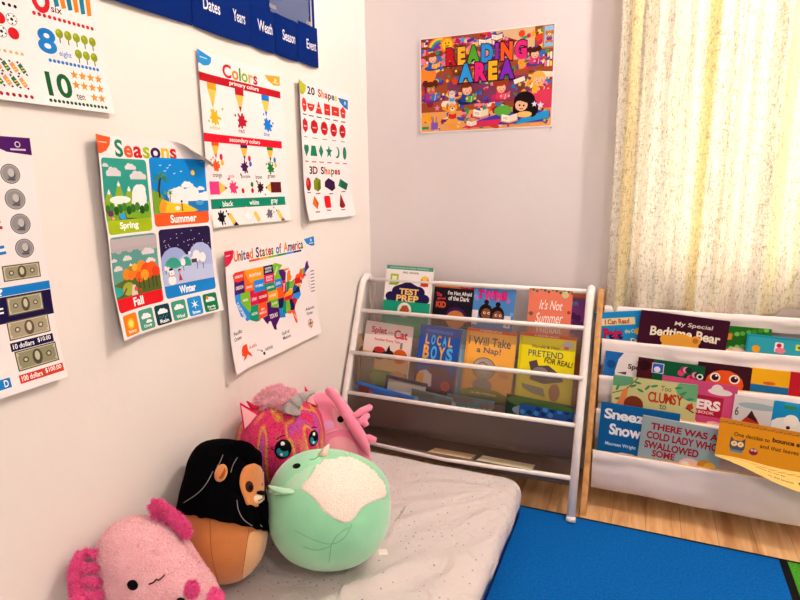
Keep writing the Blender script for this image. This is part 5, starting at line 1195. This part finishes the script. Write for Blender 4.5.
# --- sequin unicorn
T_ = Toy('unicorn_plush', 'pink and orange sequin unicorn plush with a silver horn', 'soft toy', (.122, -.808, .337), (283, 437), (2.641, -.281, .155, 2.632), (.125, -.80, .099))
ol = [(325, 445), (325, 425), (320, 409), (309, 400), (290, 396), (272, 397), (256, 405), (244, 418), (238, 433), (238, 450), (243, 468), (255, 482), (275, 489), (300, 487), (318, 470)]
bm = T_.shape(ol, .112, wall=.006); 
def seat(mb):
    mb.ball(Vector((.135, -.775, .19))-T_.base, (.085, .075, .090), 'sequin', 4)
T_.body(bm, 'body', 'sequin', seat)
def cone_ear(pts_out, pts_in, d, nm, lab):
    q = MB(); a_, b_, c_ = [T_.p(x, y, d) for x, y in pts_out]; back = -T_.F*.018
    q.add([a_, b_, c_, a_+back, (b_*2+a_+c_)/4+back*.9, c_+back], [(0, 1, 2), (5, 4, 3), (0, 3, 4, 1), (1, 4, 5, 2), (2, 5, 3, 0)], '#d81f52')
    o = q.build(nm, T_.o); q = MB(); m_ = (a_+b_+c_)/3
    q.add([m_+(v-m_)*.80+T_.F*.002 for v in [T_.p(x, y, d) for x, y in pts_in]], [(0, 1, 2)], 'pink_pale'); q.build('inner_ear', o)
cone_ear([(244, 430), (240, 402), (261, 414)], [(245, 432), (240, 403), (260, 415)], .070, 'ear', '')
cone_ear([(306, 401), (305.5, 384), (320, 406)], [(307, 402), (312, 390), (319, 406)], .040, 'ear', '')
q = MB(); q.tube([T_.p(247, 401, .055), T_.p(253, 407, .06), T_.p(262, 407, .06)], [.002, .008, .003], '#d81f52', 10); q.build('ear_fold', T_.o)
q = MB(); hp = [(292, 411, .098), (293.5, 406, .103), (297, 401.5, .107), (301, 398, .109), (306, 394.5, .110), (311, 392, .110), (317, 390.5, .109)]
pts = []; rs = []
for i in range(len(hp)-1):
    for k in range(6):
        u = k/6; tt = (i+u)/(len(hp)-1); A = T_.p(*hp[i]); B = T_.p(*hp[i+1]); pts.append(A.lerp(B, u)); rs.append((.0195*(1-tt)**.8+.002)*(1.15-.32*((tt*3.6) % 1)**2))
q.tube(pts, rs, 'silver', 16); q.build('horn', T_.o)['label'] = 'silver spiral horn'
q = MB()
for x, y, d, r_ in ((263, 402, .045, 8), (270, 397, .05, 9), (278, 394, .055, 9), (285, 396, .065, 9), (284, 404, .08, 7), (288, 408, .088, 5), (268, 403, .06, 7), (292, 395, .05, 6), (276, 401, .072, 7)): q.ball(T_.p(x, y, d), r_*T_.s, 'pink_soft', 2)
src = faces_of(q); fur(q, src, 9000, .011, .0016, ['#fdbccc', '#ffc8d4', '#f8acc0'], 8, .9, clump=55); q.build('mane', T_.o)['label'] = 'fluffy pink mane'
for x, y, rx, ry, rot in ((283.5, 449, 8.6, 10.0, .35), (314.2, 438, 4.8, 8.2, .1)):
    e_ = T_.bead('eye', x, y, rx, ry, '#08080c', rot=rot, thick=.25, h=.0008)
    T_.bead('iris', x-.5, y+ry*.33, rx*.72, ry*.52, '#1f8ea0', rot=rot, thick=.3, h=.0035).parent = e_
    T_.bead('pupil', x+.6, y+.6, rx*.52, ry*.55, '#060608', rot=rot, thick=.3, h=.0045).parent = e_
    T_.bead('glint', x-.2, y-ry*.42, rx*.24, ry*.22, '#f4f4f4', thick=.4, h=.0062).parent = e_
    T_.bead('glint', x-rx*.15, y+ry*.62, rx*.18, ry*.15, '#e8f0f4', thick=.4, h=.0062).parent = e_
for ln in ([(277, 440), (280, 437), (285, 435.5)], [(274, 450), (272, 449)], [(312, 428), (314, 427), (317, 427.5)]): T_.thread('eyelash', ln, .5, '#120c18')

# --- rose pink winged plush behind
T_ = Toy('winged_plush', 'rose pink plush with a raised clawed wing and black dot eye', 'soft toy', (.130, -.526, .221), (338, 436), (3.164, -.203, .121, 3.10), (.13, -.53, .099))
ol = [(371, 462), (368, 447), (360, 428), (352, 410), (342, 398), (329, 392), (317, 392), (307, 400), (301, 420), (299, 445), (305, 468), (325, 480), (350, 480), (366, 474)]
bm = T_.shape(ol, .095, floor=.1005, wall=.008); T_.body(bm, 'body', 'pink')
T_.patch('face', [(331, 402), (337, 404), (345, 412), (351, 422), (352, 430), (344, 431), (336, 425), (332, 414)], 'pink_pale', .001)['label'] = 'pale pink face patch'
T_.patch('belly', [(330, 438), (342, 436), (353, 441), (358, 450), (358, 462), (345, 470), (330, 468), (324, 450)], 'pink_pale', .0012)['label'] = 'pale pink belly'
T_.patch('cheek', [(324, 421), (333, 420), (335, 427), (327, 431), (323, 428)], '#e0a0c8', .0012)['label'] = 'lilac cheek'
T_.patch('ear', [(309, 406), (313, 396), (316, 402), (317, 406)], 'pink_pale', .0015)
T_.bead('eye', 340.5, 419.5, 3.5, 3.3, '#0a080a', thick=.4, h=.0012)
q = MB(); q.tube([T_.on(324, 435, .0)[0], T_.on(334, 432, .004)[0], T_.on(343, 429.5, .001)[0]], [.0015, .004, .001], 'pink_pale', 8); q.build('snout_fold', T_.o)
w_ = MB(); w_.tube([T_.p(326.5, 388.5, .095), T_.p(330, 391, .099), T_.p(337, 399, .101), T_.p(345, 412, .105), T_.p(352, 423, .108), T_.p(359, 434, .108), T_.p(366, 447, .10), T_.p(369, 455, .085)], [.010, .0155, .0150, .0150, .0165, .0175, .012, .003], 'pink', 14)
wing = w_.build('wing', T_.o)
q = MB(); q.add([T_.p(345, 412, .10), T_.p(352, 423, .105), T_.p(359, 434, .105), T_.p(367, 449, .095), T_.p(372, 462, .05), T_.p(369, 440, .075), T_.p(361, 425, .09)], [(0, 1, 6), (1, 2, 5, 6), (2, 3, 4, 5), (6, 1, 0), (6, 5, 2, 1), (5, 4, 3, 2)], 'pink'); q.build('wing_web', wing)
for a_, b_, c_ in (((353, 417, .10), (362, 411, .09), (371, 406.5, .08)), ((357, 424, .10), (362, 421, .092), (368, 414.5, .085)), ((358, 421, .10), (364, 421.5, .09), (366.5, 425.5, .085)), ((362, 438, .10), (369, 438, .09), (375, 440.5, .08))):
    q = MB(); q.tube([T_.p(*a_), T_.p(*b_), T_.p(*c_), T_.p(c_[0]+(c_[0]-b_[0])*.2, c_[1]+(c_[1]-b_[1])*.2, c_[2])], [.009, .0115, .010, .003], 'pink', 12); q.build('claw', wing)

# --- pink axolotl, nearest the camera
T_ = Toy('axolotl_plush', 'fuzzy light pink axolotl plush with hot pink gills at the bottom left', 'soft toy', (.118, -1.265, .230), (153, 577), (1.812, -.532, .204, 1.84), (.12, -1.27, .099))
ol = [(222, 594), (216, 580), (206, 564), (197, 550), (185, 534), (172, 523), (160, 517), (142, 514), (121, 520), (106, 532), (97, 550), (98, 575), (101, 600), (110, 622), (135, 640), (165, 645), (200, 634), (220, 612)]
bm = T_.shape(ol, .105, floor=.1005, wall=.004)
for v in bm.verts: v.co += v.normal*.003*noise.noise(v.co*22)
src = faces_bm(bm); T_.bvh(bm); q = MB(); q.bm(bm, 'pink_soft', True)
fur(q, src, 38000, .0042, .0012, ['#fcc8d0', '#fed2d8', '#f8bcc6'], 3, .75, clump=35); q.build('body', T_.o)
HP = ['#fb66ac', '#ff78b6', '#f4529c']; M['hot'] = mat_cloth('hot_pink_fleece', '#f8569e', '#fc66a8', 260, .95, .4, .8, .005, 30.0)
def gill(spine, ribs, nm, seed):
    q = MB(); q.tube([T_.p(*p) for p in spine], [.007]+[.0100]*(len(spine)-2)+[.007], 'hot', 10)
    for a_, b_ in ribs: q.tube([T_.p(*a_), (T_.p(*a_)+T_.p(*b_))/2, T_.p(*b_)], [.0052, .0060, .005], 'hot', 8)
    s_ = faces_of(q); fur(q, s_, 7000, .0070, .0014, HP, seed, .85, clump=70); q.build(nm, T_.o)
gill([(84, 553, .03), (79, 566, .035), (79, 580, .04), (82, 594, .045), (87, 606, .05), (93, 616, .05)], [((84, 553, .03), (104, 556, .04)), ((80, 568, .035), (106, 569, .045)), ((80, 581, .04), (106, 582, .05)), ((83, 594, .045), (106, 594, .055)), ((88, 606, .05), (108, 606, .055))], 'gill_frill', 5)
gill([(151, 501, .05), (159, 503, .052), (168, 509, .055), (178, 517, .058), (186, 526, .06), (190, 533, .06)], [((152, 501, .05), (157, 515, .05)), ((160, 503, .05), (164, 518, .05)), ((169, 510, .05), (171, 522, .055)), ((178, 517, .055), (179, 529, .055)), ((187, 528, .06), (187, 537, .06))], 'gill_frill', 6)
T_.bead('eye', 134, 586.5, 5.2, 4.8, '#0a0709', thick=.5, h=.0065); T_.bead('eye', 181, 603, 5.2, 4.8, '#0a0709', thick=.5, h=.0065)
T_.thread('mouth', [(150, 588), (155, 586), (157, 582.5), (159, 584.5), (163, 581), (165, 578)], .75, '#3a1420', .0085)
q = T_.bead('cheek', 192.5, 590, 6.5, 8.0, 'hot', thick=.5, h=.002, build=False); fur(q, faces_of(q), 900, .006, .0013, HP, 2, .8); q.build('cheek', T_.o)['label'] = 'hot pink cheek tuft'
q = MB(); q.ball(T_.p(213, 600, .055), (.023, .020, .020), 'hot', 3); fur(q, faces_of(q), 1800, .006, .0013, HP, 9, .8); q.build('foot', T_.o)['label'] = 'hot pink foot'

# ------------------------------------------------------------------ rug, mattress, curtain
t = thing('area_rug', 'bright blue and green rug with black binding on the wood floor', 'rug', (0, 0, 0))
RY0 = -.352
MB().box(.004, -3.0, .0005, 1.372, RY0-.008, .006, 'rug_blue').build('blue_pile', t)
MB().box(1.392, -3.0, .0005, 2.5, RY0-.008, .006, 'rug_green').build('green_pile', t)['label'] = 'green section of the rug'
MB().box(.004, RY0-.008, .0005, 2.5, RY0, .0066, 'black', .0015).box(1.372, -3.0, .0005, 1.392, RY0-.008, .0068, 'black', .0015).build('binding', t)

t = thing('mattress', 'low floor mattress under a white dotted sheet along the left wall', 'mattress', (0, 0, .006))
X0, X1, Y0, Y1, T = .045, .694, -1.72, -.352, .094
def superbox(X0, X1, Y0, Y1, Z0, Z1, rc, re, n=64, nz=8, wob=.0, seed=0, top=40):
    """slab with rounded corners rc in plan and rounded top edge re; returns verts, faces"""
    vs = []; fs = []
    def outline(inset):
        pts = []; m = n//4
        r_ = max(.004, rc-inset)
        x0, x1, y0, y1 = X0+inset, X1-inset, Y0+inset, Y1-inset
        cor = [(x1-r_, y1-r_, 0), (x0+r_, y1-r_, 90), (x0+r_, y0+r_, 180), (x1-r_, y0+r_, 270)]
        for i, (cx, cy, a0) in enumerate(cor):
            for k in range(8): a = R(a0+90*k/7); pts.append((cx+r_*math.cos(a), cy+r_*math.sin(a)))
            nx_, ny_, na = cor[(i+1) % 4]; ex, ey = pts[-1]; a = R(na); fx, fy = nx_+r_*math.cos(a), ny_+r_*math.sin(a)
            for k in range(1, 16): q = k/16; pts.append((ex+(fx-ex)*q, ey+(fy-ey)*q))
        return pts
    rings = [(0, Z0)] + [(0, Z0+(Z1-re-Z0)*q) for q in (.35, .7, 1)] + [(re*(1-math.cos(R(a))), Z1-re+re*math.sin(R(a))) for a in (18, 36, 54, 72, 90)]
    rings += [(re+q, Z1) for q in (.03, .07, .12, .18, .24)]
    L = 0
    for ins, z in rings:
        p = outline(ins); L = len(p); vs += [(x, y, z) for x, y in p]
    for r_ in range(len(rings)-1):
        for k in range(L): a = r_*L+k; b = r_*L+(k+1) % L; fs.append((a, b, b+L, a+L))
    fs.append(tuple((len(rings)-1)*L+k for k in range(L))); fs.append(tuple(range(L-1, -1, -1)))
    return vs, fs
vs, fs = superbox(X0+.004, X1-.004, Y0+.004, Y1-.004, 0, T-.006, .06, .02)
MB().add(vs, fs, pm('#23307c', .7), True).build('mattress_core', t)
# fitted sheet, creased, with a wavy hem that leaves the blue core showing at the foot of the side
GX, GY = 60, 120
vs = []; fs = []
def crease(x, y):
    h = 0
    for k, (px_, py_, ang, w_, amp) in enumerate(((.52, -.62, .95, .012, .006), (.60, -.80, 1.0, .014, .007), (.45, -.95, .8, .016, .008), (.58, -1.0, 1.15, .012, .006), (.30, -1.15, .4, .018, .007), (.5, -.50, .3, .016, .004), (.62, -.62, 1.2, .010, .005), (.40, -.62, .6, .02, .004), (.22, -1.3, -.2, .02, .006))):
        dx, dy = x-px_, y-py_; d = -dx*math.sin(ang)+dy*math.cos(ang); l = dx*math.cos(ang)+dy*math.sin(ang)
        d += .02*math.sin(l*14+k)
        h += 2.2*amp*math.exp(-(d/w_)**2)*math.exp(-(l/.20)**2)
    return h + .003*noise.noise(Vector((x*9, y*9, 1))) + .004*noise.noise(Vector((x*3, y*3, 5)))
prof = [(-.0, -.082), (-.0, -.06), (-.001, -.03), (0, -.022), (.004, -.010), (.011, -.003), (.022, 0), (.04, 0)]
def outl(ins, m=200):
    r_ = .07-min(ins, .06); x0, x1, y0, y1 = X0+ins, X1-ins, Y0+ins, Y1-ins; pts = []
    cor = [(x1-r_, y1-r_, 0), (x0+r_, y1-r_, 90), (x0+r_, y0+r_, 180), (x1-r_, y0+r_, 270)]
    for i, (cx, cy, a0) in enumerate(cor):
        for k in range(10): a = R(a0+90*k/9); pts.append((cx+r_*math.cos(a), cy+r_*math.sin(a)))
        nx_, ny_, na = cor[(i+1) % 4]; ex, ey = pts[-1]; a = R(na); fx, fy = nx_+r_*math.cos(a), ny_+r_*math.sin(a)
        for k in range(1, 60): q = k/60; pts.append((ex+(fx-ex)*q, ey+(fy-ey)*q))
    return pts
rings = []
for ins, dz in prof:
    p = outl(ins); ring = []
    for k, (x, y) in enumerate(p):
        e = max(0, -dz-.01)/.07
        w_ = noise.noise(Vector((x*10, y*10, 3)))
        cx, cy = (X0+X1)/2, (Y0+Y1)/2; ox = 1 if x > cx else -1
        off = .007*e*w_
        ring.append((x+(off if abs(x-cx) > abs(X1-X0)*.45 else 0), y+(off if abs(y-cy) > abs(Y1-Y0)*.47 else 0), T+dz + (e > .8)*(.028+.020*w_) + (crease(x, y) if dz > -.005 else 0)))
    rings.append(ring)
for ins in [.04+.02*k for k in range(1, 13)]:
    rings.append([(x, y, T+crease(x, y)) for x, y in outl(ins)])
Ln = len(rings[0]); vs = [p for r_ in rings for p in r_]
for r_ in range(len(rings)-1):
    for k in range(Ln): a = r_*Ln+k; b = r_*Ln+(k+1) % Ln; fs.append((a, b, b+Ln, a+Ln))
fs.append(tuple((len(rings)-1)*Ln+k for k in range(Ln)))
MB().add(vs, fs, 'sheet', True).build('fitted_sheet', t)

# curtain
t = thing('curtain', 'long crinkled cream curtain in front of the window', 'curtain', (0, 0, 0))
NX, NZ = 260, 90; x0, x1, ztop, zbot = .878, 2.02, 2.16, .590
vs = []; fs = []
for j in range(NZ+1):
    v = j/NZ
    for i in range(NX+1):
        u = i/NX; x = x0+(x1-x0)*u + .006*v
        z = ztop + (zbot-ztop)*v
        p = .018*math.sin(u*2*PI*9 + 1.2*math.sin(u*14) + .5*v) + .009*math.sin(u*2*PI*21+2+1.5*v) + .010*noise.noise(Vector((u*7, v*1.5, 2)))
        # slanting fold and the gathered, lifted hem
        d = (x - (1.155+.10*max(0, v-.35)))/.022; p += .014*math.exp(-d*d)*max(0, v-.2)
        if v > .80:
            q = (v-.80)/.2; p += .022*q*noise.noise(Vector((u*20, v*8, 7)))
            e = math.exp(-((x-1.36)/.085)**2); p += .030*q*e*math.sin(PI*min(1, q*1.1)); z += .045*q*q*math.exp(-((x-1.40)/.05)**2)
        vs.append((x, min(-.022, -.055 - p), z + .004*noise.noise(Vector((u*15, 3, 1)))*v))
for j in range(NZ):
    for i in range(NX): a = j*(NX+1)+i; fs.append((a, a+NX+1, a+NX+2, a+1))
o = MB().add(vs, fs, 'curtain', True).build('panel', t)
md = o.modifiers.new('thickness', 'SOLIDIFY'); md.thickness = .001
MB().tube([(.80, -.055, 2.17), (2.1, -.055, 2.17)], .009, 'white_metal', 10).build('curtain_rod', t)
for x in (.82, 2.08): MB().tube([(x, -.055, 2.17), (x, -.001, 2.17)], .006, 'white_metal', 8).build('rod_bracket', t)

# ------------------------------------------------------------------ light
def emit_mat(name, col, st):
    m = bpy.data.materials.new(name); m.use_nodes = True; b = m.node_tree.nodes['Principled BSDF']
    b.inputs['Emission Color'].default_value = (*lin(col), 1); b.inputs['Emission Strength'].default_value = st
    return m
def ceiling_lamp(label, loc, power, col, rad=.075):
    t = thing('ceiling_lamp', label, 'lamp', loc)
    MB().tube([(0, 0, 0), (0, 0, -.02)], .07, 'white_metal', 24).build('canopy', t)
    MB().tube([(0, 0, -.02), (0, 0, -.09)], .008, 'white_metal', 8).build('stem', t)
    MB().ball((0, 0, -.085-rad), rad, emit_mat('lamp_glass', col, power), 3).build('lamp_globe', t)
ceiling_lamp('round white globe lamp on the ceiling near the curtain', (1.52, -.45, RZ), 375, '#fff2e8', .05)
ceiling_lamp('added fill globe, out of view, on the ceiling of the far end', (1.9, -2.4, RZ), 100, '#fff0e8')  # added fill, out of view behind the camera, to lift dim fronts
wd = bpy.data.worlds.new('world'); scene.world = wd; wd.use_nodes = True
bg = wd.node_tree.nodes['Background']; bg.inputs['Color'].default_value = (*lin('#fffaf0'), 1); bg.inputs['Strength'].default_value = 4.4

# ------------------------------------------------------------------ camera
cam = bpy.data.cameras.new('camera'); co = bpy.data.objects.new('camera', cam); COL.objects.link(co)
cam.sensor_width = 36; cam.lens = 569.5*36/800; cam.clip_start = .02
pi_, ya, ro = R(11.34), R(23.49), R(-.83)
fw = Vector((-math.sin(ya)*math.cos(pi_), math.cos(ya)*math.cos(pi_), -math.sin(pi_)))
r1 = Vector((math.cos(ya), math.sin(ya), 0)); u1 = r1.cross(fw)
rr = r1*math.cos(ro) + u1*math.sin(ro); uu = -r1*math.sin(ro) + u1*math.cos(ro)
co.matrix_world = Matrix(((rr.x, uu.x, -fw.x, .9925), (rr.y, uu.y, -fw.y, -2.0), (rr.z, uu.z, -fw.z, 1.0), (0, 0, 0, 1)))
scene.camera = co
vs = scene.view_settings
vs.view_transform = 'Standard'; vs.look = 'None'; vs.gamma = 1; vs.use_curve_mapping = False; vs.exposure = 0.82
